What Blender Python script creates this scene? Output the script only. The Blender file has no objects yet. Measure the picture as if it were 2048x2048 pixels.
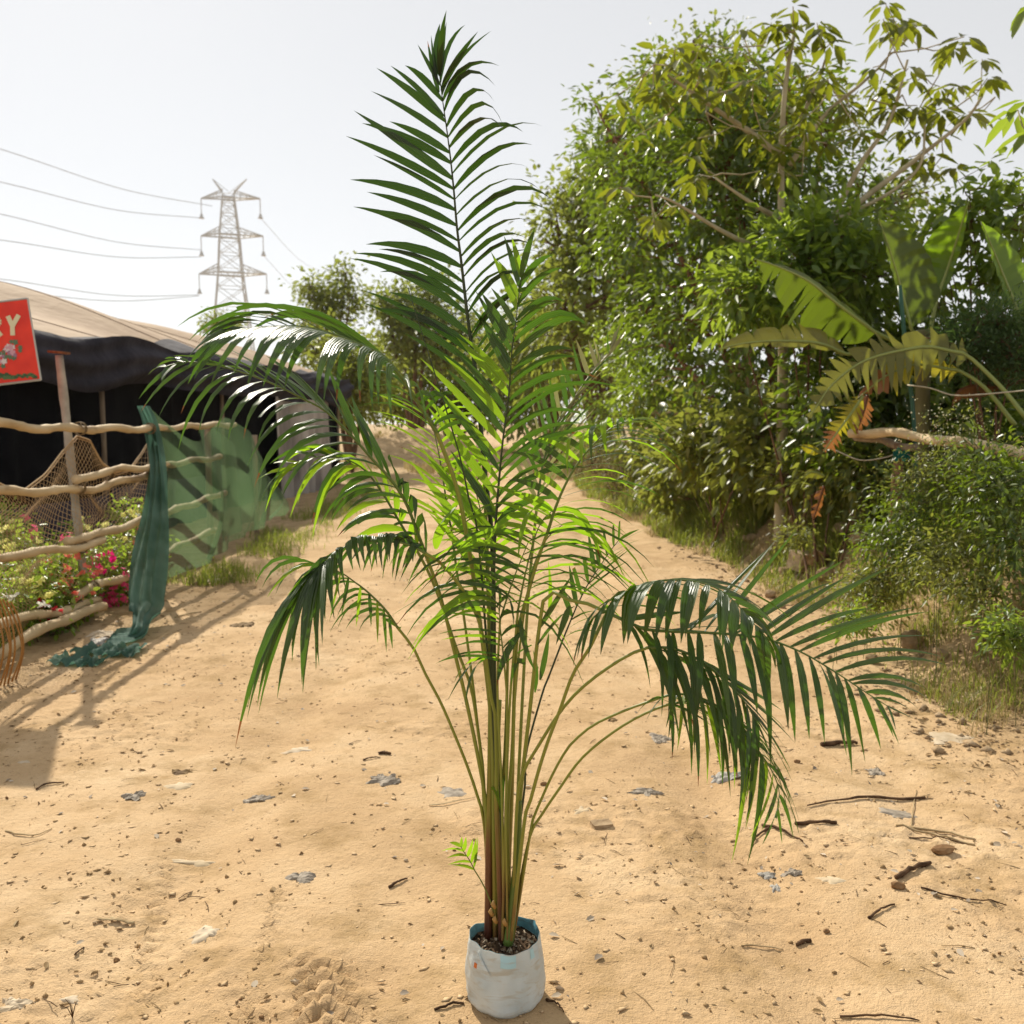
import bpy, math, random
import numpy as np
from mathutils import Vector, Matrix, Quaternion

sc = bpy.context.scene
COL = sc.collection
PI = math.pi
R = math.radians

# ------------------------------------------------------------------ camera
FOC, PITCH, CAMH, W = 0.897, R(5.48), 1.6, 2048.0
cam_data = bpy.data.cameras.new('camera')
cam_data.sensor_width = 36.0
cam_data.lens = 36.0 * FOC
cam_data.clip_start, cam_data.clip_end = 0.05, 3000.0
cam_data.dof.use_dof = True
cam_data.dof.focus_distance = 2.62
cam_data.dof.aperture_fstop = 5.0
cam = bpy.data.objects.new('camera', cam_data)
cam.location = (0, 0, CAMH)
cam.rotation_euler = (PI / 2 - PITCH, 0, 0)
COL.objects.link(cam)
sc.camera = cam

# ------------------------------------------------------------------ sky, sun, exposure
HAZE = 0.00018
SUN_EL = R(36)
SHX, SHY = 0.455, -0.89                      # the way shadows fall on the ground
world = bpy.data.worlds.new('World')
sc.world = world
world.use_nodes = True
wn = world.node_tree
wn.nodes.clear()
sky = wn.nodes.new('ShaderNodeTexSky')
sky.sky_type = 'NISHITA'
sky.sun_disc = False
sky.sun_elevation = SUN_EL
sky.sun_rotation = math.atan2(-SHX, -SHY)
sky.altitude = 200
sky.air_density = 1.0
sky.dust_density = 0.3
sky.ozone_density = 1.0
hs = wn.nodes.new('ShaderNodeHueSaturation')
hs.inputs['Saturation'].default_value = 0.32
bg = wn.nodes.new('ShaderNodeBackground')
bg.inputs['Strength'].default_value = 0.09
wo = wn.nodes.new('ShaderNodeOutputWorld')
wn.links.new(sky.outputs[0], hs.inputs['Color'])
# thick bright dust haze evens out the clear-air sky
hzm = wn.nodes.new('ShaderNodeMix')
hzm.data_type = 'RGBA'
hzm.inputs['Factor'].default_value = 0.62
hzm.inputs['B'].default_value = (7.1, 7.03, 6.93, 1)
wn.links.new(hs.outputs[0], hzm.inputs['A'])
wn.links.new(hzm.outputs['Result'], bg.inputs['Color'])
wn.links.new(bg.outputs[0], wo.inputs['Surface'])

sun_data = bpy.data.lights.new('sun', 'SUN')
sun_data.energy = 4.5
sun_data.angle = R(0.6)
sun_data.color = (1.0, 0.93, 0.80)
sun = bpy.data.objects.new('sun', sun_data)
ldir = Vector((SHX * math.cos(SUN_EL), SHY * math.cos(SUN_EL), -math.sin(SUN_EL))).normalized()
sun.rotation_euler = ldir.to_track_quat('-Z', 'Y').to_euler()
sun.location = (-10, 20, 20)
COL.objects.link(sun)

sc.view_settings.view_transform = 'Standard'
sc.view_settings.look = 'None'
sc.view_settings.exposure = 0.45
sc.view_settings.gamma = 1.0
sc.render.engine = 'CYCLES'
sc.cycles.max_bounces = 8
sc.cycles.diffuse_bounces = 3
sc.cycles.glossy_bounces = 2
sc.cycles.transmission_bounces = 5
sc.cycles.transparent_max_bounces = 12
sc.cycles.volume_bounces = 0
sc.cycles.sample_clamp_indirect = 6.0
sc.cycles.use_denoising = True

# ------------------------------------------------------------------ places read off the photograph
def ray(px, py):
    x = (px / W - .5) / FOC
    y = (.5 - py / W) / FOC
    return Vector((x, math.cos(PITCH) + y * math.sin(PITCH), -math.sin(PITCH) + y * math.cos(PITCH)))
def at(px, py, Y):
    r = ray(px, py)
    return Vector((0, 0, CAMH)) + r * (Y / r.y)
def on_x(px, py, X):
    r = ray(px, py)
    return Vector((0, 0, CAMH)) + r * (X / r.x)
def on_z(px, py, z=0.0):
    r = ray(px, py)
    return Vector((0, 0, CAMH)) + r * ((z - CAMH) / r.z)
def mpp(Y):
    return Y / (FOC * W)

# ------------------------------------------------------------------ naming
def tag(o, label, cat, group=None):
    o['label'] = label
    o['category'] = cat
    if group:
        o['group'] = group
    return o
def thing(name, label, cat, loc=(0, 0, 0), group=None):
    o = bpy.data.objects.new(name, None)
    o.empty_display_size = 0.1
    o.location = loc
    COL.objects.link(o)
    return tag(o, label, cat, group)
def link(name, me, parent=None):
    o = bpy.data.objects.new(name, me)
    COL.objects.link(o)
    if parent is not None:
        o.parent = parent
        m = Matrix.Identity(4)
        p = parent
        off = Vector((0, 0, 0))
        while p is not None:
            off += Vector(p.location)
            p = p.parent
        o.location = -off
    return o

# ------------------------------------------------------------------ noise
def _hash(ix, iy, seed):
    h = (ix.astype(np.int64) * 374761393 + iy.astype(np.int64) * 668265263 + seed * 1442695041) & 0x7fffffff
    h = ((h ^ (h >> 13)) * 1274126177) & 0x7fffffff
    h = h ^ (h >> 16)
    return (h & 0xffff) / 65535.0
def vnoise(x, y, seed=0):
    x = np.asarray(x, dtype=float); y = np.asarray(y, dtype=float)
    ix = np.floor(x); iy = np.floor(y)
    fx = x - ix; fy = y - iy
    fx = fx * fx * (3 - 2 * fx); fy = fy * fy * (3 - 2 * fy)
    a = _hash(ix, iy, seed); b = _hash(ix + 1, iy, seed)
    c = _hash(ix, iy + 1, seed); d = _hash(ix + 1, iy + 1, seed)
    return (a * (1 - fx) + b * fx) * (1 - fy) + (c * (1 - fx) + d * fx) * fy
def fbm(x, y, seed=0, octv=4, gain=.5):
    s = 0; a = 1; t = 0
    for i in range(octv):
        s = s + a * (vnoise(x * 2 ** i, y * 2 ** i, seed + i * 17) - .5)
        t += a
        a *= gain
    return s / t
def sstep(a, b, x):
    t = np.clip((x - a) / (b - a), 0, 1)
    return t * t * (3 - 2 * t)

# ------------------------------------------------------------------ materials
def mat(name, col=(.5, .5, .5), rough=.8, spec=.3, metal=0.0):
    m = bpy.data.materials.new(name)
    m.use_nodes = True
    b = m.node_tree.nodes['Principled BSDF']
    b.inputs['Base Color'].default_value = (*col, 1)
    b.inputs['Roughness'].default_value = rough
    b.inputs['Specular IOR Level'].default_value = spec
    b.inputs['Metallic'].default_value = metal
    return m
def _ramp(nt, stops):
    r = nt.nodes.new('ShaderNodeValToRGB')
    el = r.color_ramp.elements
    while len(el) < len(stops):
        el.new(0.5)
    for e, (p, c) in zip(el, stops):
        e.position = p
        e.color = (*c, 1)
    return r
def noise_mat(name, stops, scale=8, rough=.85, spec=.25, bump=.3, bscale=40, stretch=(1, 1, 1), detail=6, dist=.01, coord='Object'):
    """base colour from noise through a ramp, a finer noise as relief"""
    m = mat(name, stops[0][1], rough, spec)
    nt = m.node_tree
    b = nt.nodes['Principled BSDF']
    tc = nt.nodes.new('ShaderNodeTexCoord')
    mp = nt.nodes.new('ShaderNodeMapping')
    mp.inputs['Scale'].default_value = stretch
    nt.links.new(tc.outputs[coord], mp.inputs[0])
    n = nt.nodes.new('ShaderNodeTexNoise')
    n.inputs['Scale'].default_value = scale
    n.inputs['Detail'].default_value = detail
    nt.links.new(mp.outputs[0], n.inputs['Vector'])
    r = _ramp(nt, stops)
    nt.links.new(n.outputs[0], r.inputs[0])
    nt.links.new(r.outputs[0], b.inputs['Base Color'])
    if bump:
        n2 = nt.nodes.new('ShaderNodeTexNoise')
        n2.inputs['Scale'].default_value = bscale
        n2.inputs['Detail'].default_value = 5
        nt.links.new(mp.outputs[0], n2.inputs['Vector'])
        bp = nt.nodes.new('ShaderNodeBump')
        bp.inputs['Strength'].default_value = bump
        bp.inputs['Distance'].default_value = dist
        nt.links.new(n2.outputs[0], bp.inputs['Height'])
        nt.links.new(bp.outputs[0], b.inputs['Normal'])
    return m
def leaf_mat(name, stops, trans, rough=.42, spec=.5, tfac=.42, nscale=None):
    """a leaf: glossy skin over a body that also lets light through; every leaf its own tint"""
    m = mat(name, stops[0][1], rough, spec)
    nt = m.node_tree
    b = nt.nodes['Principled BSDF']
    g = nt.nodes.new('ShaderNodeNewGeometry')
    r = _ramp(nt, stops)
    oi = nt.nodes.new('ShaderNodeObjectInfo')
    ad = nt.nodes.new('ShaderNodeMath'); ad.operation = 'ADD'
    fr = nt.nodes.new('ShaderNodeMath'); fr.operation = 'FRACT'
    nt.links.new(g.outputs['Random Per Island'], ad.inputs[0])
    nt.links.new(oi.outputs['Random'], ad.inputs[1])
    nt.links.new(ad.outputs[0], fr.inputs[0])
    nt.links.new(fr.outputs[0], r.inputs[0])
    nt.links.new(r.outputs[0], b.inputs['Base Color'])
    t = nt.nodes.new('ShaderNodeBsdfTranslucent')
    mixc = nt.nodes.new('ShaderNodeMix')
    mixc.data_type = 'RGBA'
    mixc.blend_type = 'MIX'
    mixc.inputs['Factor'].default_value = .8
    nt.links.new(r.outputs[0], mixc.inputs['A'])
    mixc.inputs['B'].default_value = (*trans, 1)
    nt.links.new(mixc.outputs['Result'], t.inputs['Color'])
    mx = nt.nodes.new('ShaderNodeMixShader')
    mx.inputs[0].default_value = tfac
    nt.links.new(b.outputs[0], mx.inputs[1])
    nt.links.new(t.outputs[0], mx.inputs[2])
    out = nt.nodes['Material Output']
    nt.links.new(mx.outputs[0], out.inputs['Surface'])
    return m

# ------------------------------------------------------------------ mesh builder
def unit(v):
    v = Vector(v)
    return v.normalized() if v.length > 1e-9 else Vector((0, 0, 1))
def catmull(pts, n):
    """n points evenly spread along a smooth curve through pts (each a tuple of any length)"""
    P = np.array([list(p) for p in pts], dtype=float)
    if len(P) == 2:
        t = np.linspace(0, 1, n)[:, None]
        return P[0] * (1 - t) + P[1] * t
    Q = np.vstack([2 * P[0] - P[1], P, 2 * P[-1] - P[-2]])
    out = []
    for i in range(1, len(Q) - 2):
        for t in np.linspace(0, 1, 24, endpoint=False):
            p0, p1, p2, p3 = Q[i - 1], Q[i], Q[i + 1], Q[i + 2]
            out.append(.5 * (2 * p1 + (p2 - p0) * t + (2 * p0 - 5 * p1 + 4 * p2 - p3) * t ** 2 + (3 * p1 - p0 - 3 * p2 + p3) * t ** 3))
    out.append(P[-1])
    O = np.array(out)
    d = np.r_[0, np.cumsum(np.linalg.norm(np.diff(O[:, :3], axis=0), axis=1))]
    s = np.linspace(0, d[-1], n)
    return np.stack([np.interp(s, d, O[:, k]) for k in range(O.shape[1])], 1)

class MB:
    def __init__(self):
        self.v = []; self.f = []; self.m = []
    def poly(self, pts, mi=0):
        k = len(self.v)
        self.v += [tuple(p) for p in pts]
        self.f.append(tuple(range(k, k + len(pts))))
        self.m.append(mi)
    def tube(self, path, rad, seg=7, mi=0, caps=True, flat=1.0):
        path = [Vector(p[:3]) for p in path]
        n = len(path)
        if not hasattr(rad, '__len__'):
            rad = [rad] * n
        k0 = len(self.v)
        up = None
        for i, p in enumerate(path):
            d = unit(path[min(i + 1, n - 1)] - path[max(i - 1, 0)])
            if up is None:
                a = Vector((0, 0, 1)) if abs(d.z) < .9 else Vector((1, 0, 0))
                up = unit(a - d * a.dot(d))
            else:
                up = unit(up - d * up.dot(d))
            sd = d.cross(up)
            for j in range(seg):
                t = 2 * PI * j / seg
                self.v.append(tuple(p + (sd * math.cos(t) + up * math.sin(t) * flat) * rad[i]))
        for i in range(n - 1):
            for j in range(seg):
                a = k0 + i * seg + j; b = k0 + i * seg + (j + 1) % seg
                self.f.append((a, b, b + seg, a + seg)); self.m.append(mi)
        if caps:
            self.f.append(tuple(range(k0 + seg - 1, k0 - 1, -1))); self.m.append(mi)
            e = k0 + (n - 1) * seg
            self.f.append(tuple(range(e, e + seg))); self.m.append(mi)
    def box(self, c, s, rot=None, mi=0):
        c = Vector(c); k = len(self.v)
        for z in (-.5, .5):
            for y in (-.5, .5):
                for x in (-.5, .5):
                    p = Vector((x * s[0], y * s[1], z * s[2]))
                    if rot is not None:
                        p = rot @ p
                    self.v.append(tuple(c + p))
        for q in ((0, 2, 3, 1), (4, 5, 7, 6), (0, 1, 5, 4), (2, 6, 7, 3), (0, 4, 6, 2), (1, 3, 7, 5)):
            self.f.append(tuple(k + i for i in q)); self.m.append(mi)
    def grid(self, G, mi=0):
        """G: array rows x cols x 3"""
        k = len(self.v); a, b = G.shape[:2]
        self.v += [tuple(p) for p in G.reshape(-1, 3)]
        for i in range(a - 1):
            for j in range(b - 1):
                q = k + i * b + j
                self.f.append((q, q + 1, q + b + 1, q + b)); self.m.append(mi)
    def mesh(self, name, mats, smooth=True):
        me = bpy.data.meshes.new(name)
        me.from_pydata(self.v, [], self.f)
        if not isinstance(mats, (list, tuple)):
            mats = [mats]
        for m in mats:
            me.materials.append(m)
        if len(mats) > 1:
            me.polygons.foreach_set('material_index', self.m)
        if smooth:
            me.polygons.foreach_set('use_smooth', [True] * len(self.f))
        me.update()
        return me
    def build(self, name, mats, parent=None, smooth=True):
        return link(name, self.mesh(name, mats, smooth), parent)

def np_mesh(name, V, Fq, m, smooth=False):
    """V (n,3), Fq (k,4 or 3) -> mesh, fast"""
    me = bpy.data.meshes.new(name)
    me.vertices.add(len(V))
    me.vertices.foreach_set('co', np.ascontiguousarray(V, dtype=np.float32).ravel())
    k, c = Fq.shape
    me.loops.add(k * c)
    me.loops.foreach_set('vertex_index', np.ascontiguousarray(Fq, dtype=np.int32).ravel())
    me.polygons.add(k)
    me.polygons.foreach_set('loop_start', np.arange(0, k * c, c, dtype=np.int32))
    me.polygons.foreach_set('loop_total', np.full(k, c, dtype=np.int32))
    for mm in (m if isinstance(m, (list, tuple)) else [m]):
        me.materials.append(mm)
    if smooth:
        me.polygons.foreach_set('use_smooth', np.ones(k, dtype=bool))
    me.update(calc_edges=True)
    return me

def nrm(a):
    return a / np.maximum(np.linalg.norm(a, axis=-1, keepdims=True), 1e-9)

LEAF_PROFILE = np.array([[0, 0, 0], [.30, .5, .10], [.68, .40, .08], [1, 0, -.06], [.68, -.40, .08], [.30, -.5, .10]])
def leaf_arrays(P, D, N, L, wr):
    """folded pointed leaves: (n*6,3) verts and (n*2,4) quads"""
    D = nrm(D); S = nrm(np.cross(D, N)); N = np.cross(S, D)
    V = []
    for a, b, c in LEAF_PROFILE:
        V.append(P + D * (a * L)[:, None] + S * (b * L * wr)[:, None] + N * (c * L * wr)[:, None] - np.array([0, 0, 1.]) * (a * a * L * .15)[:, None])
    V = np.stack(V, 1).reshape(-1, 3)
    k = np.arange(len(P))[:, None] * 6
    Fq = np.concatenate([k + np.array([[0, 1, 2, 3]]), k + np.array([[0, 3, 4, 5]])], 0)
    return V, Fq
# ------------------------------------------------------------------ the ground: one sheet to the horizon
def bank_edge(Y):
    return 2.62 + .34 * (vnoise(Y * .55, Y * 0 + 3.3, 5) - .5) - np.clip((Y - 9) * .05, 0, .55) - .25 * sstep(9.5, 13, Y)
def height(X, Y):
    X = np.asarray(X, float); Y = np.asarray(Y, float)
    z = .05 * fbm(X * .45, Y * .45, 1, 3) + .013 * fbm(X * 2.3, Y * 2.3, 9, 4)
    near = np.exp(-((Y - 2.45) / .5) ** 2 - (X / .5) ** 2)
    z = z * (1 - .9 * near)
    # faint wheel ruts along the track
    for xr, dep in ((-1.05, .03), (.95, .032), (-.35, .012), (1.7, .02)):
        w = xr + .12 * np.sin(Y * .35 + xr * 3)
        z = z - dep * np.exp(-((X - w) / .16) ** 2) * (.4 + vnoise(Y * 1.3, Y * 0 + xr, 21))
    # bank on the right
    e = bank_edge(Y)
    t = X - e
    rise = sstep(0, .95, t) * (.68 - .2 * sstep(14, 24, Y)) + .12 * np.clip(t - .9, 0, 3)
    rise = rise * sstep(3.6, 5.4, Y) * (1 - .35 * sstep(22, 34, Y))
    z = z + rise + sstep(-.05, .3, t) * (.16 * fbm(X * 1.9, Y * 1.9, 31, 4) + .05 * fbm(X * 7, Y * 7, 41, 3)) * (1 - sstep(30, 60, Y))
    # low lip and rough strip by the left fence
    l = sstep(-2.75, -3.35, X)
    z = z + l * (.03 + .07 * fbm(X * 3, Y * 3, 51, 3)) * (1 - sstep(30, 60, Y))
    # heap of earth where the track ends
    z = z + 1.15 * np.exp(-(((X + 4.2) / 3.4) ** 2 + ((Y - 40) / 3.5) ** 2)) * (1 + .6 * fbm(X * .9, Y * .9, 61, 3))
    z = z + .9 * sstep(44, 90, Y) * (1 + fbm(X * .03, Y * .03, 71, 3))
    return z

def axis(parts):
    out = []
    for a, b, s in parts:
        out.append(np.arange(a, b, s))
    return np.concatenate(out)
gx = np.concatenate([-np.geomspace(900, 8.2, 40), np.arange(-8, -3.6, .12), np.arange(-3.6, -2.2, .03), np.arange(-2.2, 2.5, .02), np.arange(2.5, 5, .035),
                     np.arange(5, 9, .15), np.geomspace(9.2, 900, 40)])
gy = np.concatenate([np.arange(-12, 0, 1.2), np.arange(0, 1.9, .12), np.arange(1.9, 5.2, .018), np.arange(5.2, 9.5, .032), np.arange(9.5, 16, .07), np.arange(16, 46, .3), np.geomspace(47, 1500, 60)])
GX, GY = np.meshgrid(gx, gy)
GZ = height(GX, GY)
# small clods, prints and tyre marks on the part of the track near the lens
road = (1 - sstep(0, .25, GX - bank_edge(GY))) * sstep(-3.5, -3.1, GX) * (1 - sstep(9, 14, GY))
patch = sstep(.47, .68, vnoise(GX * 1.7, GY * 1.7, 81)) * (1 - .95 * np.exp(-((GY - 2.45) / .3) ** 2 - (GX / .3) ** 2))
GZ += road * (.010 * fbm(GX * 9, GY * 9, 91, 3) + patch * .032 * np.abs(fbm(GX * 22, GY * 22, 95, 2)) - .004 * patch)
tn = vnoise(GX * 38, GY * 46, 99)
GZ += road * patch * .011 * sstep(.72, .9, tn) * sstep(8, 4, GY)
def tread(x0, x1, y0, y1, ang, per, dep):
    """pressed tyre lugs"""
    cx, cy = (x0 + x1) / 2, (y0 + y1) / 2
    ca, sa = math.cos(ang), math.sin(ang)
    u = (GX - cx) * ca + (GY - cy) * sa
    v = -(GX - cx) * sa + (GY - cy) * ca
    m = sstep((x1 - x0) / 2, (x1 - x0) / 2 - .03, np.abs(u)) * sstep((y1 - y0) / 2, (y1 - y0) / 2 - .12, np.abs(v)) * sstep(.25, .55, vnoise(GX * 6, GY * 6, 7))
    zig = np.sin((v + np.abs(u) * .9) * 2 * PI / per)
    return dep * m * np.clip(zig * 2, -1, 1)
p = on_z(650, 1985); GZ += tread(p.x - .10, p.x + .10, p.y - .28, p.y + .28, .25, .075, .016)
p = on_z(513, 1960); GZ += tread(p.x - .035, p.x + .035, p.y - .6, p.y + .6, .12, .05, .011)
p = on_z(300, 1900); GZ += tread(p.x - .05, p.x + .05, p.y - .7, p.y + .7, .3, .06, .008)
import bisect
_gx, _gy = list(gx), list(gy)
def hz(x, y):
    """height of the modelled sheet under a point"""
    i = min(max(bisect.bisect_right(_gx, x) - 1, 0), len(_gx) - 2)
    j = min(max(bisect.bisect_right(_gy, y) - 1, 0), len(_gy) - 2)
    u = (x - _gx[i]) / (_gx[i + 1] - _gx[i]); v = (y - _gy[j]) / (_gy[j + 1] - _gy[j])
    return float((GZ[j, i] * (1 - u) + GZ[j, i + 1] * u) * (1 - v) + (GZ[j + 1, i] * (1 - u) + GZ[j + 1, i + 1] * u) * v)
ny, nx = GX.shape
gidx = np.arange(ny * nx).reshape(ny, nx)
GQ = np.stack([gidx[:-1, :-1], gidx[:-1, 1:], gidx[1:, 1:], gidx[1:, :-1]], -1).reshape(-1, 4)

def ground_material():
    m = mat('sandy_earth', (.5, .35, .18), .95, .12)
    nt = m.node_tree; N = nt.nodes; Lk = nt.links
    b = N['Principled BSDF']
    geo = N.new('ShaderNodeNewGeometry')
    def noise(scale, detail=5, rough=.55, off=0, stretch=None):
        n = N.new('ShaderNodeTexNoise')
        n.inputs['Scale'].default_value = scale
        n.inputs['Detail'].default_value = detail
        n.inputs['Roughness'].default_value = rough
        mp = N.new('ShaderNodeMapping')
        mp.inputs['Location'].default_value = (off, off * .7, 0)
        if stretch:
            mp.inputs['Scale'].default_value = stretch
        Lk.new(geo.outputs['Position'], mp.inputs[0])
        Lk.new(mp.outputs[0], n.inputs['Vector'])
        return n
    def mixc(fac, a, b_, mode='MIX'):
        x = N.new('ShaderNodeMix'); x.data_type = 'RGBA'; x.blend_type = mode
        for s, v in (('Factor', fac), ('A', a), ('B', b_)):
            if hasattr(v, 'outputs'):
                Lk.new(v.outputs['Result'] if 'Result' in v.outputs else v.outputs[0], x.inputs[s])
            elif hasattr(v, 'is_output'):
                Lk.new(v, x.inputs[s])
            elif isinstance(v, tuple):
                x.inputs[s].default_value = (*v, 1)
            else:
                x.inputs[s].default_value = v
        return x
    base = _ramp(nt, [(.32, (.43, .278, .142)), (.50, (.56, .382, .21)), (.68, (.66, .48, .288))])
    Lk.new(noise(.9, 8, .68).outputs[0], base.inputs[0])
    # darker scuffed earth in patches
    sc1 = _ramp(nt, [(.50, (0, 0, 0)), (.68, (1, 1, 1))])
    Lk.new(noise(3.1, 8, .7, 4).outputs[0], sc1.inputs[0])
    c1 = mixc(sc1, base, (.36, .235, .108))
    mul = N.new('ShaderNodeMath'); mul.operation = 'MULTIPLY'; mul.inputs[1].default_value = .9
    Lk.new(sc1.outputs[0], mul.inputs[0])
    Lk.new(mul.outputs[0], c1.inputs['Factor'])
    # grains and crumbs
    sp = _ramp(nt, [(.60, (0, 0, 0)), (.70, (1, 1, 1))])
    Lk.new(noise(55, 4, .65, 9).outputs[0], sp.inputs[0])
    mu2 = N.new('ShaderNodeMath'); mu2.operation = 'MULTIPLY'; mu2.inputs[1].default_value = .55
    Lk.new(sp.outputs[0], mu2.inputs[0])
    c2 = mixc(mu2, c1, (.25, .16, .08))
    # grey worn scraps pressed in
    gr = _ramp(nt, [(.70, (0, 0, 0)), (.76, (1, 1, 1))])
    Lk.new(noise(7, 6, .75, 15, (1, 2.4, 1)).outputs[0], gr.inputs[0])
    mu3 = N.new('ShaderNodeMath'); mu3.operation = 'MULTIPLY'; mu3.inputs[1].default_value = .5
    Lk.new(gr.outputs[0], mu3.inputs[0])
    c3 = mixc(mu3, c2, (.42, .36, .29))
    # the bank and the verge are darker soil with rotted litter
    sx = N.new('ShaderNodeAttribute'); sx.attribute_name = 'soil'
    soil = _ramp(nt, [(.32, (.22, .15, .075)), (.50, (.40, .28, .15)), (.66, (.53, .385, .215))])
    Lk.new(noise(6, 8, .7, 30).outputs[0], soil.inputs[0])
    c4 = mixc(sx.outputs['Fac'], c3, soil)
    Lk.new(c4.outputs['Result'], b.inputs['Base Color'])
    # relief
    add = N.new('ShaderNodeMath'); add.operation = 'ADD'
    n1 = noise(38, 6, .7, 50); n2 = noise(160, 3, .6, 60)
    m2 = N.new('ShaderNodeMath'); m2.operation = 'MULTIPLY'; m2.inputs[1].default_value = .35
    Lk.new(n2.outputs[0], m2.inputs[0]); Lk.new(n1.outputs[0], add.inputs[0]); Lk.new(m2.outputs[0], add.inputs[1])
    bp = N.new('ShaderNodeBump'); bp.inputs['Strength'].default_value = .8; bp.inputs['Distance'].default_value = .014
    Lk.new(add.outputs[0], bp.inputs['Height']); Lk.new(bp.outputs[0], b.inputs['Normal'])
    return m
M_GROUND = ground_material()
gme = np_mesh('ground', np.stack([GX, GY, GZ], -1).reshape(-1, 3), GQ, M_GROUND, True)
att = gme.attributes.new('soil', 'FLOAT', 'POINT')
soil_v = np.maximum(sstep(-.05, .45, GX - bank_edge(GY) + .5 * fbm(GX * 2.2, GY * 2.2, 13, 3)) * sstep(3.4, 4.6, GY),
                    .75 * sstep(-2.95, -3.5, GX + .7 * fbm(GX * 2, GY * 2, 15, 3)) * sstep(2, 4, GY))
soil_v = np.maximum(soil_v, sstep(30, 46, GY) * .3)
att.data.foreach_set('value', soil_v.astype(np.float32).ravel())
ground = link('ground', gme)
ground['kind'] = 'structure'
# ------------------------------------------------------------------ the potted palm
Y0 = 2.46
M_LEAF = leaf_mat('palm_leaf', [(0, (.026, .058, .007)), (.5, (.036, .070, .009)), (1, (.06, .095, .012))], (.095, .235, .005), .43, .85, .40)
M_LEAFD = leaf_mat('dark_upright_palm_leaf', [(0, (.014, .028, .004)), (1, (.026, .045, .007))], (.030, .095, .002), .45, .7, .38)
M_YOUNG = leaf_mat('young_palm_leaf', [(0, (.075, .15, .012)), (1, (.14, .22, .018))], (.40, .68, .015), .42, .6, .54)
M_PALE = leaf_mat('sun_bleached_palm_leaf', [(0, (.20, .19, .09)), (1, (.34, .30, .17))], (.35, .38, .10), .4, .5, .3)
M_DRY = leaf_mat('withered_leaf_tip', [(0, (.12, .045, .015)), (1, (.22, .09, .03))], (.35, .12, .03), .6, .3, .3)
def add_ribs(m, dist=.0022):
    """lengthwise pleats: the leaflet's own across-coordinate drives a fine relief"""
    nt = m.node_tree
    at_ = nt.nodes.new('ShaderNodeAttribute'); at_.attribute_name = 'across'
    mu = nt.nodes.new('ShaderNodeMath'); mu.operation = 'MULTIPLY'; mu.inputs[1].default_value = 11.0
    si = nt.nodes.new('ShaderNodeMath'); si.operation = 'SINE'
    bp = nt.nodes.new('ShaderNodeBump'); bp.inputs['Strength'].default_value = .6; bp.inputs['Distance'].default_value = dist
    nt.links.new(at_.outputs['Fac'], mu.inputs[0]); nt.links.new(mu.outputs[0], si.inputs[0]); nt.links.new(si.outputs[0], bp.inputs['Height'])
    b = nt.nodes['Principled BSDF']
    nt.links.new(bp.outputs[0], b.inputs['Normal'])
    b.inputs['Coat Weight'].default_value = .15
    b.inputs['Coat Roughness'].default_value = .32
for m_ in (M_LEAF, M_LEAFD, M_YOUNG, M_PALE):
    add_ribs(m_)
def set_across(me):
    a = me.attributes.new('across', 'FLOAT', 'POINT')
    a.data.foreach_set('value', np.tile(np.array([-1., 0., 1.], dtype=np.float32), len(me.vertices) // 3))
def stem_material(name, off):
    m = mat(name, (.2, .2, .03), .4, .45)
    nt = m.node_tree; b = nt.nodes['Principled BSDF']
    geo = nt.nodes.new('ShaderNodeNewGeometry')
    sep = nt.nodes.new('ShaderNodeSeparateXYZ'); nt.links.new(geo.outputs['Position'], sep.inputs[0])
    n = nt.nodes.new('ShaderNodeTexNoise'); n.inputs['Scale'].default_value = 9; n.inputs['Detail'].default_value = 5
    mp = nt.nodes.new('ShaderNodeMapping'); mp.inputs['Scale'].default_value = (4, 4, .6)
    nt.links.new(geo.outputs['Position'], mp.inputs[0]); nt.links.new(mp.outputs[0], n.inputs['Vector'])
    ma = nt.nodes.new('ShaderNodeMath'); ma.operation = 'MULTIPLY_ADD'; ma.inputs[1].default_value = .5
    nt.links.new(n.outputs[0], ma.inputs[0])
    nt.links.new(sep.outputs['Z'], ma.inputs[2])
    r = _ramp(nt, [(.44 - off, (.075, .022, .012)), (.62 - off, (.16, .065, .022)), (.80 - off, (.23, .20, .03)), (1.0 - off, (.20, .22, .03))])
    nt.links.new(ma.outputs[0], r.inputs[0])
    nt.links.new(r.outputs[0], b.inputs['Base Color'])
    return m
M_STEM = stem_material('palm_stem', 0)
M_PET = stem_material('palm_petiole', .2)
M_STEMG = mat('green_palm_stem', (.10, .15, .025), .4, .45)
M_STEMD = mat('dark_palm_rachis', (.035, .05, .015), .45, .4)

palm_base = at(1005, 1880, Y0)
palm = thing('palm_plant', 'tall slender palm with many arching feather fronds growing from the white grow bag', 'palm', palm_base)
prng = random.Random(11)

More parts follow.
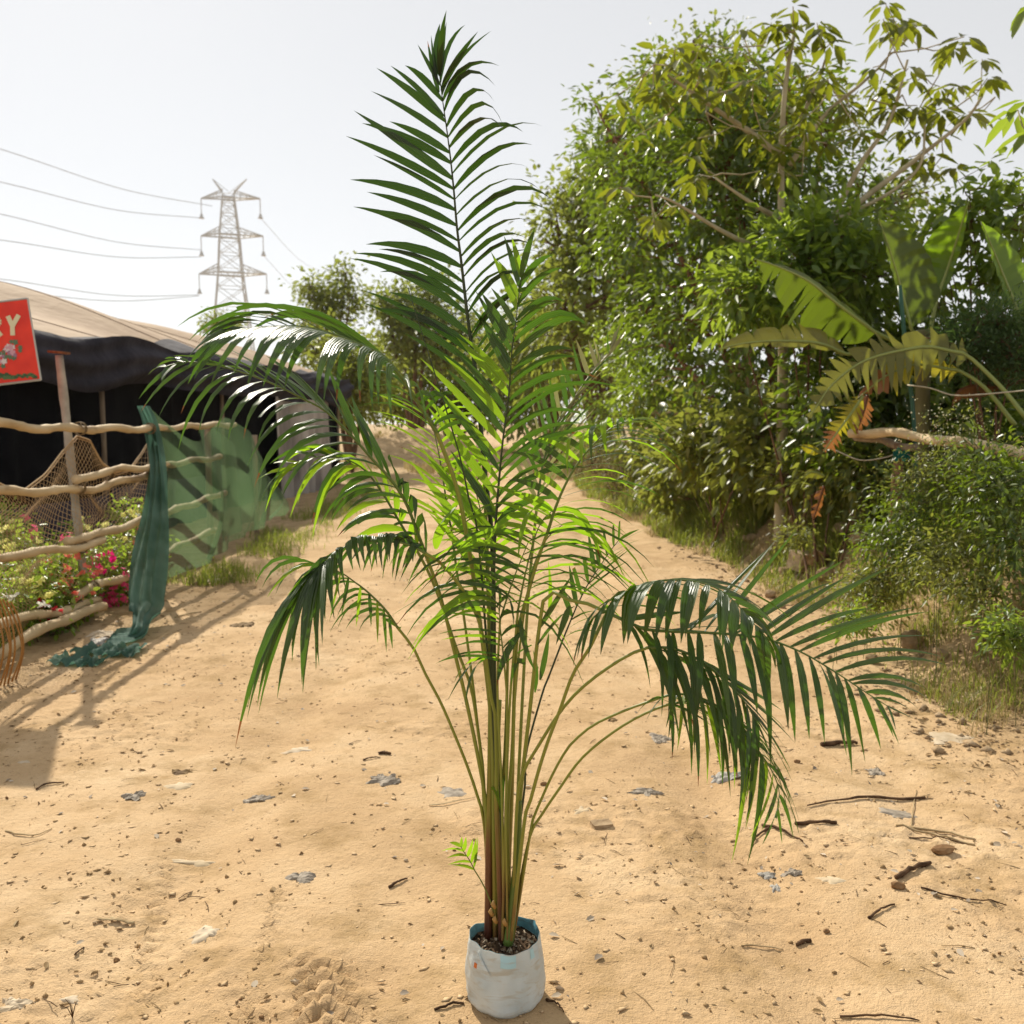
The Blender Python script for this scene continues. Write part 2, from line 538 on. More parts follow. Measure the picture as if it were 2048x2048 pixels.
def P3(p):
    d = p[2] if len(p) > 2 else 0
    return at(p[0], p[1], Y0 + d)
BW = np.array([[0, .30], [.08, .62], [.2, .92], [.38, 1.0], [.58, .86], [.76, .58], [.9, .27], [1, .02]])
def leaflet_mesh(P0, P1, P2, Wd, T, tw, fold, brk=None, cup=0):
    """one leaflet: an arched blade folded along its midrib, its width lying along the rachis T turned by tw"""
    P0, P1, P2 = Vector(P0), Vector(P1), Vector(P2)
    vs = []; fs = []; ms = []
    rows = BW if brk is None else np.array([[t * brk, w] for t, w in [[0, .3], [.12, .65], [.3, .93], [.5, 1.0], [.7, .95], [.85, .88], [.97, .8], [1, .7]]])
    for t, w in rows:
        p = P0 * (1 - t) ** 2 + P1 * 2 * t * (1 - t) + P2 * t * t
        d = unit((P1 - P0) * (2 * (1 - t)) + (P2 - P1) * (2 * t))
        sdir = T - d * T.dot(d)
        if sdir.length < .05:
            sdir = Vector((1, 0, 0)) - d * d.x
        sdir = unit(Quaternion(d, tw + cup * t) @ unit(sdir))
        nn = d.cross(sdir)
        h = Wd * w * .5
        vs += [tuple(p + sdir * h * math.cos(fold) + nn * h * math.sin(fold)), tuple(p), tuple(p - sdir * h * math.cos(fold) + nn * h * math.sin(fold))]
    for i in range(len(rows) - 1):
        k = i * 3
        fs += [(k, k + 1, k + 4, k + 3), (k + 1, k + 2, k + 5, k + 4)]
    return vs, fs
LEAFLETS = []      # (size, frond, verts, faces, material, dry)
FRONDS = []
def interp_keys(keys, s):
    ks = [k[0] for k in keys]
    return [float(np.interp(s, ks, [k[i] for k in keys])) for i in range(1, 7)]
def frond(label, stem, rach, sides, r0=4.0, mats=(M_LEAF,), stem_mat=None, jit=1.0, tip=None):
    """stem and rach: photograph points with the depth beside the plant's axis; sides: rows of leaflets"""
    fr = MB()
    sp = catmull([tuple(P3(p)) for p in stem + rach[:1]], 26) if stem else None
    rp = catmull([tuple(P3(p)) for p in rach], 30)
    m = mpp(Y0)
    if stem:
        n = len(sp)
        fr.tube(sp, list(np.linspace(r0 * 1.12, r0 * .88, n) * m), 7, 0, False)
    fr.tube(rp, list(np.linspace(r0 * .88, .8, len(rp)) * m), 6, 1, False)
    f = fr.build('frond', [stem_mat or M_PET, M_STEMG if stem_mat is None else stem_mat], palm)
    if label:
        f['label'] = label
    FRONDS.append(f)
    rpx = catmull([(p[0], p[1], p[2] if len(p) > 2 else 0) for p in rach], 60)
    for sd in sides:
        n, tw, keys = sd['n'], R(sd.get('tw', 0)), sd['k']
        ml = sd.get('mats', mats)
        for i in range(n):
            s = (i + .5 * prng.random()) / max(n - 1, 1)
            s = min(1, s * (sd.get('s1', 1) - sd.get('s0', 0)) + sd.get('s0', 0))
            cx, cy, tx, ty, td, w = interp_keys(keys, s)
            q = rpx[min(59, int(s * 59))]
            q2 = rpx[min(59, int(s * 59) + 1)] if s < .97 else q
            k = jit * (1 + .12 * prng.gauss(0, 1))
            L = math.hypot(tx, ty)
            jx, jy = prng.gauss(0, .05) * L * jit, prng.gauss(0, .05) * L * jit
            droop = abs(prng.gauss(0, .06)) * L * jit
            p0 = at(q[0], q[1], Y0 + q[2])
            dj = prng.gauss(0, .03)
            p1 = at(q[0] + cx * k + jx * .4, q[1] + cy * k + jy * .4, Y0 + q[2] + td * (1.0 if ty > 45 and td < 0 else .55) + dj * .5)
            p2 = at(q[0] + tx * k + jx, q[1] + ty * k + jy + droop, Y0 + q[2] + td + dj)
            a = rpx[max(0, int(s * 59) - 2)]; c = rpx[min(59, int(s * 59) + 2)]
            T = unit(at(c[0], c[1], Y0 + c[2]) - at(a[0], a[1], Y0 + a[2]))
            brk = None
            if prng.random() < sd.get('brk', .03):
                brk = .55 + .3 * prng.random()
            vs, fs = leaflet_mesh(p0, p1, p2, w * .92 * sd.get('wk', 1) * m * (1 + .14 * prng.gauss(0, 1)), T, tw + prng.gauss(0, .22), .18 + .12 * prng.random(), brk, prng.gauss(0, .35))
            mm = ml[prng.randrange(len(ml))]
            dry = prng.random() < sd.get('dry', .12) * .5
            LEAFLETS.append((L * w, f, vs, fs, mm, dry))
    return f
def extra(f, x0, y0, cx, cy, tx, ty, w, d0=0, d1=0, tw=0, mm=None, T=(0, 0, 1)):
    m = mpp(Y0)
    vs, fs = leaflet_mesh(at(x0, y0, Y0 + d0), at(cx, cy, Y0 + (d0 + d1) / 2), at(tx, ty, Y0 + d1), w * m, Vector(T), R(tw), .2)
    LEAFLETS.append((math.hypot(tx - x0, ty - y0) * w, f, vs, fs, mm or M_LEAF, prng.random() < .1))

# tallest, upright frond
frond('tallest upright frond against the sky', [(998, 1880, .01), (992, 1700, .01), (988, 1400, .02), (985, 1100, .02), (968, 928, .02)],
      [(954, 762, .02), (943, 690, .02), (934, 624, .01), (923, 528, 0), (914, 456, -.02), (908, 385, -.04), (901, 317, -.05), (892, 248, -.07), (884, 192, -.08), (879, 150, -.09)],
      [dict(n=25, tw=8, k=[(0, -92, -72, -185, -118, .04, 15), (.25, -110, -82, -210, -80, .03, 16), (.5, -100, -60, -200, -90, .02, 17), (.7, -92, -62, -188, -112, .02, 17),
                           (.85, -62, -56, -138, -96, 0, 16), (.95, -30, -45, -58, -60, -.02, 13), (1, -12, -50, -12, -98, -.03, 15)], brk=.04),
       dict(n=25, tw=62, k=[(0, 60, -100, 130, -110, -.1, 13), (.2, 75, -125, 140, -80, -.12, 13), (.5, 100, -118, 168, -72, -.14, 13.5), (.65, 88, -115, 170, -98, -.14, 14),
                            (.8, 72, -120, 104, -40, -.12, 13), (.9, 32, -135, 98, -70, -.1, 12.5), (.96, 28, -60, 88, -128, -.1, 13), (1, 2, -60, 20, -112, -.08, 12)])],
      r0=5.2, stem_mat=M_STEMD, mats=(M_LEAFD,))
# second upright frond to its right
frond('upright frond right of the tallest one', [(1010, 1880, -.02), (996, 1600, -.02), (984, 1380, -.03), (984, 1260, -.03)],
      [(986, 1190, -.03), (992, 1040, -.04), (1003, 907, -.06), (1010, 848, -.07), (1018, 785, -.08), (1024, 700, -.1), (1031, 650, -.11), (1037, 596, -.12), (1042, 555, -.13)],
      [dict(n=27, tw=0, mats=(M_YOUNG, M_YOUNG, M_LEAF), k=[(0, -60, -80, -120, -160, .12, 17), (.24, -70, -90, -140, -175, .12, 21), (.47, -72, -92, -145, -170, .10, 21), (.66, -42, -66, -92, -128, .06, 19), (.81, -32, -46, -66, -92, .03, 17),
                          (.92, -24, -56, -50, -108, 0, 15), (1, -6, -50, -16, -96, 0, 13)]),
       dict(n=19, tw=32, s0=.22, k=[(.2, 45, -75, 130, -70, -.12, 12), (.39, 92, -100, 182, -88, -.14, 13), (.58, 92, -98, 186, -52, -.14, 14), (.7, 82, -80, 152, -62, -.12, 15),
                            (.79, 96, -104, 142, -38, -.1, 15), (.89, 58, -76, 106, -68, -.08, 15), (.96, 28, -64, 78, -78, -.06, 14), (1, 12, -50, 30, -98, -.05, 13)])],
      r0=4.2, stem_mat=M_STEMD)
# big arching frond, upper left
frond('large frond arching over to the upper left', [(990, 1880, 0), (986, 1500, -.02), (978, 1393, -.03), (966, 1290, -.05), (953, 1197, -.07), (939, 1104, -.09), (915, 979, -.12)],
      [(874, 866, -.15), (853, 832, -.17), (832, 799, -.19), (800, 752, -.22), (766, 711, -.25), (713, 686, -.28), (666, 668, -.3), (611, 654, -.32), (564, 652, -.33), (517, 655, -.34), (478, 663, -.35)],
      [dict(n=21, tw=25, k=[(0, -60, -72, -130, -45, .08, 5), (.2, -55, -80, -120, -80, .1, 6), (.27, -120, -115, -215, -165, .12, 17), (.42, -140, -115, -235, -105, .1, 15),
                            (.55, -155, -125, -275, -40, .08, 13), (.75, -120, -62, -190, 10, .05, 11), (1, -52, -8, -92, 60, .02, 11)]),
       dict(n=24, tw=-8, k=[(0, 60, -48, 100, 0, -.1, 8), (.12, 46, -60, 74, 0, -.12, 10), (.2, 44, -42, 50, 85, -.16, 13), (.33, -24, -34, -18, 80, -.26, 17), (.48, -32, -22, -26, 108, -.27, 17),
                            (.63, -62, -16, -95, 118, -.26, 16), (.8, -68, -14, -112, 108, -.24, 15), (1, -60, -6, -108, 78, -.2, 18)], dry=.2)],
      r0=4.6)
# second arching frond below it
frond('frond arching left below the large one with brown tip', [(978, 1880, 0), (975, 1693, 0), (970, 1596, 0), (960, 1534, -.01), (943, 1449, -.02), (927, 1377, -.03), (908, 1300, -.05), (880, 1190, -.08)],
      [(845, 1092, -.1), (811, 1004, -.13), (778, 955, -.15), (743, 917, -.17), (702, 870, -.19), (651, 822, -.21), (611, 800, -.23), (573, 780, -.25), (533, 762, -.26), (486, 745, -.28), (440, 732, -.29), (403, 725, -.3), (362, 724, -.31), (332, 733, -.32)],
      [dict(n=24, tw=5, s0=.06, k=[(.05, 28, -80, 22, 62, -.05, 21), (.12, 10, -70, 5, 10, -.02, 20), (.22, -38, -75, -82, -150, .08, 23), (.35, -25, -70, -48, -145, .1, 23), (.5, -60, -62, -112, -98, .1, 17), (.65, -55, -48, -102, -70, .08, 13),
                           (.8, -45, -24, -80, -30, .05, 10), (1, -18, -4, -34, 10, 0, 10)]),
       dict(n=27, tw=30, k=[(0, -40, -20, -70, 40, -.04, 9), (.15, -70, -30, -120, 35, -.08, 9), (.28, -95, -45, -155, 40, -.1, 9), (.4, -98, -28, -145, 75, -.2, 12), (.5, -108, -16, -150, 98, -.22, 12), (.65, -82, -10, -95, 92, -.22, 12),
                            (.8, -80, 12, -110, 110, -.08, 10), (.92, -62, 12, -106, 76, -.05, 10), (1, -4, 8, -8, 26, 0, 12)], dry=.25)],
      r0=4.0)
# fifth: shorter frond of the left group
frond('short frond of the left group with curled leaflets', [(982, 1880, .02), (968, 1575, .02), (962, 1507, .02), (943, 1379, .01), (914, 1300, 0), (880, 1200, -.01), (850, 1130, -.02)],
      [(820, 1079, -.03), (795, 1037, -.04), (766, 988, -.05), (733, 944, -.06), (700, 922, -.07), (660, 912, -.08), (620, 918, -.09), (585, 940, -.1)],
      [dict(n=13, tw=15, k=[(0, 34, -75, 20, 60, -.02, 20), (.3, -15, -55, -28, -110, .02, 14), (.5, -60, -58, -112, -28, .02, 11), (.8, -60, -34, -100, 4, 0, 9), (1, -35, -5, -70, 18, 0, 8)], mats=(M_LEAF, M_YOUNG)),
       dict(n=16, tw=20, k=[(0, -50, -20, -100, 10, -.05, 18), (.2, -60, -20, -110, 30, -.06, 16), (.35, -70, -10, -110, 60, -.07, 12), (.55, -55, 0, -75, 108, -.08, 13), (.75, -58, -4, -90, 95, -.06, 11), (1, -45, 0, -62, 80, -.05, 10)], mats=(M_LEAF, M_LEAF, M_YOUNG))],
      r0=3.4)
# low left frond, bare stalk
frond('lowest left frond on a long bare stalk', [(985, 1880, .03), (969, 1656, .02), (956, 1596, .01), (939, 1544, 0), (918, 1490, -.02), (883, 1408, -.05), (850, 1346, -.08), (828, 1298, -.1)],
      [(795, 1255, -.12), (770, 1219, -.14), (734, 1183, -.16), (705, 1161, -.18), (683, 1146, -.19), (654, 1135, -.2), (625, 1127, -.21)],
      [dict(n=14, tw=30, k=[(0, -30, -30, -20, -10, .02, 7), (.15, -50, -22, -82, 34, .03, 7), (.4, -62, -18, -88, 55, .03, 7), (.7, -60, -10, -82, 68, .02, 7), (1, -95, -40, -128, 48, 0, 9)]),
       dict(n=11, tw=20, k=[(0, 10, 5, 12, -30, -.02, 8), (.12, 2, 30, 6, 75, -.03, 7), (.45, 2, 32, 0, 76, -.03, 7), (.8, -12, 30, -28, 80, -.04, 7), (1, -62, 2, -105, 66, -.03, 9)], mats=(M_LEAF, M_YOUNG))],
      r0=3.2)
# drooping left frond with the big fan of leaflets
frond('drooping left frond ending in a hanging fan', [(1000, 1880, -.02), (995, 1690, -.02), (991, 1445, -.05), (982, 1393, -.06), (970, 1300, -.08), (960, 1248, -.1), (943, 1209, -.11), (918, 1168, -.13), (877, 1122, -.16)],
      [(850, 1106, -.18), (828, 1094, -.19), (802, 1085, -.2), (748, 1082, -.23), (712, 1085, -.25), (690, 1094, -.26), (660, 1110, -.28), (632, 1138, -.29)],
      [dict(n=17, tw=-5, k=[(0, -35, -55, -30, 20, -.03, 17), (.1, -50, -65, -46, 18, -.04, 18), (.35, -30, -52, -14, 70, -.05, 16), (.6, -25, -42, 0, 56, -.05, 16), (.75, -16, -16, 8, 95, -.06, 17), (.86, -20, 30, 0, 170, -.08, 16), (1, -55, 70, -62, 285, -.1, 16)], brk=.0),
       dict(n=17, tw=12, k=[(0, -10, 10, -36, 60, .03, 10), (.3, -8, 20, -12, 75, .03, 9), (.55, -20, 15, -42, 45, .02, 9), (.72, -45, 20, -80, 130, 0, 11), (.85, -70, 40, -115, 220, -.04, 13), (1, -105, 62, -150, 270, -.08, 14)], brk=.0),
       dict(n=10, tw=0, s0=.88, s1=1.06, k=[(.88, -2, 60, 14, 190, -.08, 15), (.94, -30, 70, -40, 260, -.1, 16), (1, -100, 70, -150, 290, -.1, 15)], brk=0)],
      r0=3.6, jit=.85)
# thin yellow-green frond behind the arching one
frond('thin yellow green frond behind the left stems', [(980, 1880, .04), (965, 1560, .05), (955, 1450, .06), (945, 1362, .07), (927, 1228, .08), (914, 1145, .09)],
      [(903, 1060, .1), (895, 1021, .1), (888, 970, .11), (880, 920, .12), (872, 880, .12), (864, 840, .13)],
      [dict(n=12, tw=30, k=[(0, -72, -62, -148, -52, .05, 9), (.5, -48, -52, -100, -72, .06, 5), (1, -52, -45, -110, -66, .06, 5)], mats=(M_YOUNG,)),
       dict(n=13, tw=25, k=[(0, 28, -38, 66, -42, -.05, 10), (.35, 50, -52, 98, -14, -.07, 10), (.65, 54, -48, 92, -16, -.07, 9), (1, 38, -50, 72, -40, -.05, 8)], mats=(M_YOUNG,))],
      r0=3.0)
# frond behind, right, with bleached and broken leaflets
frond('bleached frond behind on the right with broken brown leaflets', [(1025, 1880, .06), (1035, 1600, .1), (1050, 1300, .16), (1060, 1150, .2)],
      [(1075, 1000, .24), (1086, 928, .27), (1099, 886, .29), (1121, 835, .32), (1159, 783, .35), (1200, 735, .38), (1226, 690, .4)],
      [dict(n=17, tw=0, k=[(0, -30, -60, -70, -135, .02, 14), (.3, -16, -55, -34, -120, .02, 13), (.5, -10, -50, -20, -102, .02, 12), (.7, -14, -44, -26, -84, .02, 12), (.9, -6, -26, -12, -56, 0, 10), (1, 4, -20, 10, -42, 0, 9)],
            mats=(M_PALE, M_PALE, M_LEAF), brk=.55, dry=.3),
       dict(n=17, tw=48, k=[(0, 52, -80, 122, -150, .05, 9), (.4, 50, -70, 112, -128, .05, 9), (.7, 34, -46, 74, -90, .04, 8), (1, 8, -22, 18, -48, 0, 8)], mats=(M_PALE, M_LEAF), brk=.2)],
      r0=3.6)
# right arching frond
frond('frond arching right at middle height', [(1025, 1880, -.02), (1015, 1650, -.03), (1025, 1500, -.05), (1030, 1350, -.07), (1036, 1259, -.09), (1053, 1197, -.1), (1074, 1124, -.12)],
      [(1096, 1062, -.14), (1113, 1010, -.16), (1136, 959, -.18), (1163, 917, -.2), (1190, 886, -.22), (1221, 857, -.24), (1248, 845, -.25), (1266, 838, -.26)],
      [dict(n=15, tw=5, k=[(0, -50, -45, -108, -52, -.04, 13), (.35, -50, -42, -104, -54, -.05, 14), (.55, -50, -48, -88, -58, -.05, 14), (.68, -52, -62, -42, 54, -.08, 15), (.85, -30, -50, -14, 58, -.08, 14), (1, -8, -12, -5, 22, -.04, 9)], mats=(M_LEAF, M_YOUNG)),
       dict(n=19, tw=48, k=[(0, 85, -38, 160, 10, .08, 7), (.2, 100, -50, 188, 18, .1, 7), (.45, 100, -48, 186, -14, .12, 7), (.6, 112, -60, 202, 26, .12, 7), (.8, 92, -36, 165, 62, .1, 7), (1, 52, -16, 92, 38, .06, 10)], mats=(M_LEAF, M_YOUNG, M_LEAF))],
      r0=3.8)
# small inner fronds in front
frond('small inner frond with hooked leaflets', [(1005, 1880, -.05), (1012, 1600, -.06), (1020, 1400, -.08)],
      [(1036, 1220, -.1), (1050, 1150, -.12), (1068, 1080, -.13), (1084, 1042, -.14), (1104, 1022, -.15)],
      [dict(n=8, tw=20, k=[(0, -52, -52, -92, -20, -.05, 7), (.5, -62, -52, -108, 26, -.06, 9), (.8, -55, -45, -75, 60, -.06, 14), (1, -42, -28, -55, 62, -.05, 18)], mats=(M_YOUNG, M_LEAF)),
       dict(n=7, tw=30, k=[(0, 52, -42, 100, -14, .03, 6), (.5, 72, -46, 136, 34, .02, 8), (.8, 60, -34, 95, 50, 0, 12), (1, 46, -20, 62, 66, -.02, 16)], mats=(M_YOUNG, M_LEAF))], r0=2.8, jit=1.6)
frond('inner frond leaning over the left stems', [(1008, 1880, -.04), (1004, 1600, -.06), (995, 1380, -.08)],
      [(1000, 1240, -.1), (1016, 1190, -.11), (1030, 1150, -.12), (1042, 1120, -.13), (1057, 1083, -.14)],
      [dict(n=9, tw=25, k=[(0, -50, -40, -85, 30, -.05, 9), (.5, -62, -44, -108, 5, -.05, 9), (1, -58, -40, -95, 30, -.05, 9)], mats=(M_LEAF, M_YOUNG)),
       dict(n=7, tw=30, k=[(0, 40, -20, 70, 60, -.03, 8), (1, 60, -30, 105, 20, -.03, 7)], mats=(M_YOUNG, M_LEAF))], r0=2.6, jit=2.2)
frond('small pale frond low among the stems', [(1015, 1880, -.06), (1012, 1600, -.07), (1014, 1420, -.08)],
      [(1009, 1331, -.09), (1001, 1259, -.1), (997, 1217, -.11), (984, 1190, -.11)],
      [dict(n=10, tw=10, k=[(0, -30, -14, -60, 0, -.03, 6), (.6, -30, -10, -66, -8, -.03, 6), (.9, -40, -22, -86, 40, -.03, 11), (1, -45, -20, -100, 60, -.03, 13)], mats=(M_YOUNG, M_LEAF)),
       dict(n=6, tw=20, k=[(0, 20, -18, 44, -20, .02, 6), (1, 14, -30, 10, 26, -.02, 12)], mats=(M_LEAF,))], r0=2.2, jit=1.8)
frond('narrow leaved frond tangled in the middle', [(1012, 1880, .0), (1018, 1600, .0), (1030, 1400, .0), (1040, 1290, .0)],
      [(1052, 1200, .0), (1062, 1150, .0), (1078, 1105, -.01), (1100, 1070, -.02), (1124, 1050, -.03)],
      [dict(n=9, tw=30, k=[(0, -60, -30, -110, 20, -.03, 6), (.5, -66, -40, -118, -6, -.03, 6), (1, -50, -40, -84, -10, -.03, 7)], mats=(M_YOUNG, M_LEAF)),
       dict(n=9, tw=30, k=[(0, 48, -30, 96, 30, -.03, 6), (.5, 56, -34, 104, 30, -.03, 7), (1, 44, -20, 70, 50, -.04, 9)], mats=(M_LEAF, M_YOUNG))], r0=2.4, jit=2.2)
frond('yellow green frond deep in the middle of the clump', [(1000, 1880, .03), (1000, 1600, .03), (992, 1400, .04), (985, 1250, .05)],
      [(980, 1180, .05), (976, 1120, .06), (968, 1060, .06), (956, 1000, .07), (940, 950, .07)],
      [dict(n=13, tw=20, k=[(0, -50, -46, -96, -20, .03, 9), (.5, -60, -56, -110, -60, .04, 9), (1, -40, -46, -76, -60, .03, 8)], mats=(M_YOUNG,)),
       dict(n=13, tw=20, k=[(0, 46, -50, 92, -20, .02, 9), (.5, 50, -64, 100, -60, .02, 9), (1, 36, -50, 66, -64, .02, 8)], mats=(M_YOUNG, M_LEAF))], r0=2.6)
# upright small frond right of the middle
frond('small upright frond with blunt broken leaflets', [(1020, 1880, .02), (1035, 1690, .02), (1050, 1569, .03), (1052, 1507, .04), (1084, 1389, .06), (1098, 1352, .07)],
      [(1125, 1281, .08), (1146, 1230, .09), (1158, 1203, .09), (1179, 1163, .1), (1200, 1132, .1), (1222, 1100, .1), (1238, 1080, .1)],
      [dict(n=9, tw=5, s0=.22, k=[(.2, -16, -42, -30, -92, .0, 12), (.5, -10, -46, -20, -96, 0, 11), (.75, -5, -38, -10, -80, 0, 12), (1, 2, -22, 4, -46, 0, 10)], brk=.75, dry=.2),
       dict(n=11, tw=55, k=[(0, 30, -26, 64, -16, .03, 5), (.5, 34, -34, 76, -64, .03, 5), (1, 22, -16, 48, -24, .02, 7)])], r0=2.4, stem_mat=M_STEMD)
# big right frond
f12 = frond('wide frond spreading far to the right', [(1018, 1880, -.03), (1040, 1600, -.06), (1062, 1400, -.1), (1078, 1259, -.13), (1094, 1186, -.15), (1140, 1200, -.18), (1181, 1209, -.2)],
      [(1208, 1222, -.22), (1245, 1239, -.24), (1290, 1258, -.26), (1345, 1263, -.29), (1400, 1265, -.32), (1469, 1269, -.35), (1537, 1279, -.38), (1606, 1306, -.41), (1675, 1347, -.44), (1735, 1387, -.46), (1775, 1412, -.47)],
      [dict(n=23, wk=1.05, tw=10, s0=.08, k=[(.05, 50, -6, 108, -8, .05, 10), (.2, 80, -8, 180, 0, .08, 11), (.32, 65, -95, 145, -200, .2, 11), (.42, 105, -92, 220, -178, .2, 11), (.53, 118, -72, 238, -122, .18, 11), (.63, 112, -56, 225, -92, .16, 11),
                                    (.73, 112, -54, 225, -42, .14, 11), (.83, 108, -38, 190, 4, .1, 10), (.92, 88, -10, 136, 50, .06, 9), (1, 26, 10, 54, 26, .02, 9)], dry=.02),
       dict(n=25, wk=1.05, tw=-10, s0=.05, k=[(.05, 60, 20, 86, 150, -.05, 9), (.25, 14, 70, -2, 195, -.1, 15), (.42, 22, 60, 30, 172, -.1, 14), (.55, 20, 70, 26, 186, -.1, 13), (.65, 22, 60, 32, 165, -.1, 13), (.75, 26, 64, 36, 190, -.1, 12),
                                     (.85, 22, 44, 36, 138, -.08, 11), (.94, 26, 26, 50, 92, -.05, 10), (1, 10, 20, 22, 52, 0, 9)], dry=.05, brk=.02)],
      r0=4.0)
# arched right frond with short hanging leaflets
frond('right frond arched like a bridge with hanging leaflets', [(1022, 1880, -.06), (1049, 1642, -.1), (1061, 1600, -.11), (1078, 1538, -.14), (1096, 1482, -.17), (1119, 1422, -.2), (1146, 1348, -.24), (1177, 1300, -.27)],
      [(1193, 1268, -.29), (1215, 1225, -.31), (1247, 1190, -.33), (1290, 1168, -.36), (1340, 1160, -.39), (1390, 1163, -.42), (1440, 1180, -.45), (1480, 1215, -.48), (1518, 1260, -.5)],
      [dict(n=20, wk=1.15, tw=0, s0=.1, k=[(0, -30, 10, -55, 80, -.05, 10), (.2, -58, 2, -68, 110, -.08, 13), (.33, -48, 10, -70, 140, -.08, 25), (.5, -18, 18, -30, 116, -.08, 15), (.65, -6, 20, -15, 98, -.08, 14), (.8, 0, 22, -4, 95, -.08, 13), (1, 14, 24, 15, 92, -.08, 17)], dry=.2),
       dict(n=20, wk=1.1, tw=25, s0=.15, k=[(0, 60, -10, 120, 10, .1, 8), (.3, 75, -18, 150, 14, .12, 8), (.5, 88, -14, 170, 42, .12, 9), (.7, 78, 2, 130, 72, .1, 9), (1, 40, 22, 42, 92, .05, 13)], dry=.05)],
      r0=3.6)
# lower right hanging group
frond('right frond with dark narrow leaflets hanging together', [(1024, 1880, -.04), (1034, 1610, -.08), (1047, 1544, -.1), (1076, 1493, -.13), (1123, 1420, -.17), (1175, 1366, -.21), (1250, 1314, -.26)],
      [(1297, 1295, -.29), (1345, 1297, -.31), (1390, 1315, -.33), (1440, 1352, -.35), (1490, 1405, -.37), (1515, 1450, -.38)],
      [dict(n=19, wk=1.0, tw=15, k=[(0, 60, 10, 125, 60, .05, 9), (.5, 70, 40, 130, 95, .04, 9), (1, 25, 40, 50, 120, .02, 8)], dry=.05),
       dict(n=19, wk=1.0, tw=5, k=[(0, 40, 40, 70, 165, -.06, 10), (.5, 40, 60, 40, 180, -.06, 10), (1, 5, 50, -10, 150, -.04, 9)], dry=.2)], r0=3.4)
frond('lower right frond bending to the ground', [(1026, 1880, -.02), (1063, 1652, -.06), (1078, 1610, -.07), (1102, 1555, -.1), (1127, 1509, -.12), (1148, 1482, -.14), (1189, 1449, -.17), (1255, 1419, -.22)],
      [(1319, 1396, -.26), (1352, 1388, -.28), (1400, 1395, -.3), (1450, 1422, -.32), (1490, 1462, -.34), (1512, 1500, -.35)],
      [dict(n=15, wk=1.0, tw=10, k=[(0, -30, -5, -58, 20, -.03, 9), (.4, 20, 60, 20, 150, -.05, 9), (1, 0, 40, -20, 110, -.05, 8)], mats=(M_LEAF, M_YOUNG)),
       dict(n=15, wk=1.0, tw=25, k=[(0, 50, 20, 100, 60, .05, 8), (.5, 60, 30, 110, 110, .04, 8), (1, 25, 35, 35, 100, .02, 7)])], r0=2.8)
frond('lowest right frond with the longest hanging tips', [(1020, 1880, .0), (1057, 1683, -.05), (1088, 1623, -.08), (1119, 1577, -.1), (1156, 1525, -.13), (1193, 1490, -.16), (1245, 1452, -.2), (1299, 1423, -.24)],
      [(1340, 1408, -.27), (1400, 1402, -.3), (1450, 1430, -.33), (1500, 1480, -.36), (1540, 1535, -.38), (1558, 1580, -.39), (1555, 1612, -.4)],
      [dict(n=15, wk=1.0, tw=0, k=[(0, 10, 40, 5, 120, -.04, 8), (.35, 20, 70, 25, 160, -.06, 10), (.6, 8, 80, -38, 205, -.08, 11), (1, -6, 25, -25, 62, -.04, 8)], mats=(M_LEAF, M_LEAF, M_YOUNG), dry=.2),
       dict(n=15, wk=1.0, tw=20, k=[(0, 40, 10, 85, 45, .03, 7), (.4, 70, 15, 100, 95, .03, 8), (.7, 46, 25, 66, 130, .02, 8), (1, 5, 25, 8, 70, 0, 7)])], r0=2.8)
# young sucker at the foot
frond('young sucker shoot at the foot of the stems', [(992, 1850, -.05), (982, 1806, -.06), (965, 1767, -.07)],
      [(950, 1742, -.08), (940, 1722, -.08), (928, 1704, -.09), (922, 1694, -.09)],
      [dict(n=5, tw=10, k=[(0, -12, -10, -46, -10, -.02, 6), (.5, -14, -8, -50, 6, -.02, 7), (1, -12, -12, -26, -14, 0, 8)], mats=(M_YOUNG,), dry=0, brk=0),
       dict(n=5, tw=10, k=[(0, 8, -22, 10, -60, 0, 8), (.5, 8, -20, 14, -44, 0, 9), (1, 2, -10, 2, -26, 0, 8)], mats=(M_YOUNG,), dry=0, brk=0)], r0=1.4, stem_mat=M_STEMG)
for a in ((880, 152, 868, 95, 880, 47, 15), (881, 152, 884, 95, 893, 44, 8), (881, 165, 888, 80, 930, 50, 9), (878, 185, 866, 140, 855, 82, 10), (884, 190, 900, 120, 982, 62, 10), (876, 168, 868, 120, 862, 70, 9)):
    extra(FRONDS[0], *a, -.09, -.10, tw=prng.uniform(-15, 35), mm=M_LEAFD, T=(.9, .2, .1))
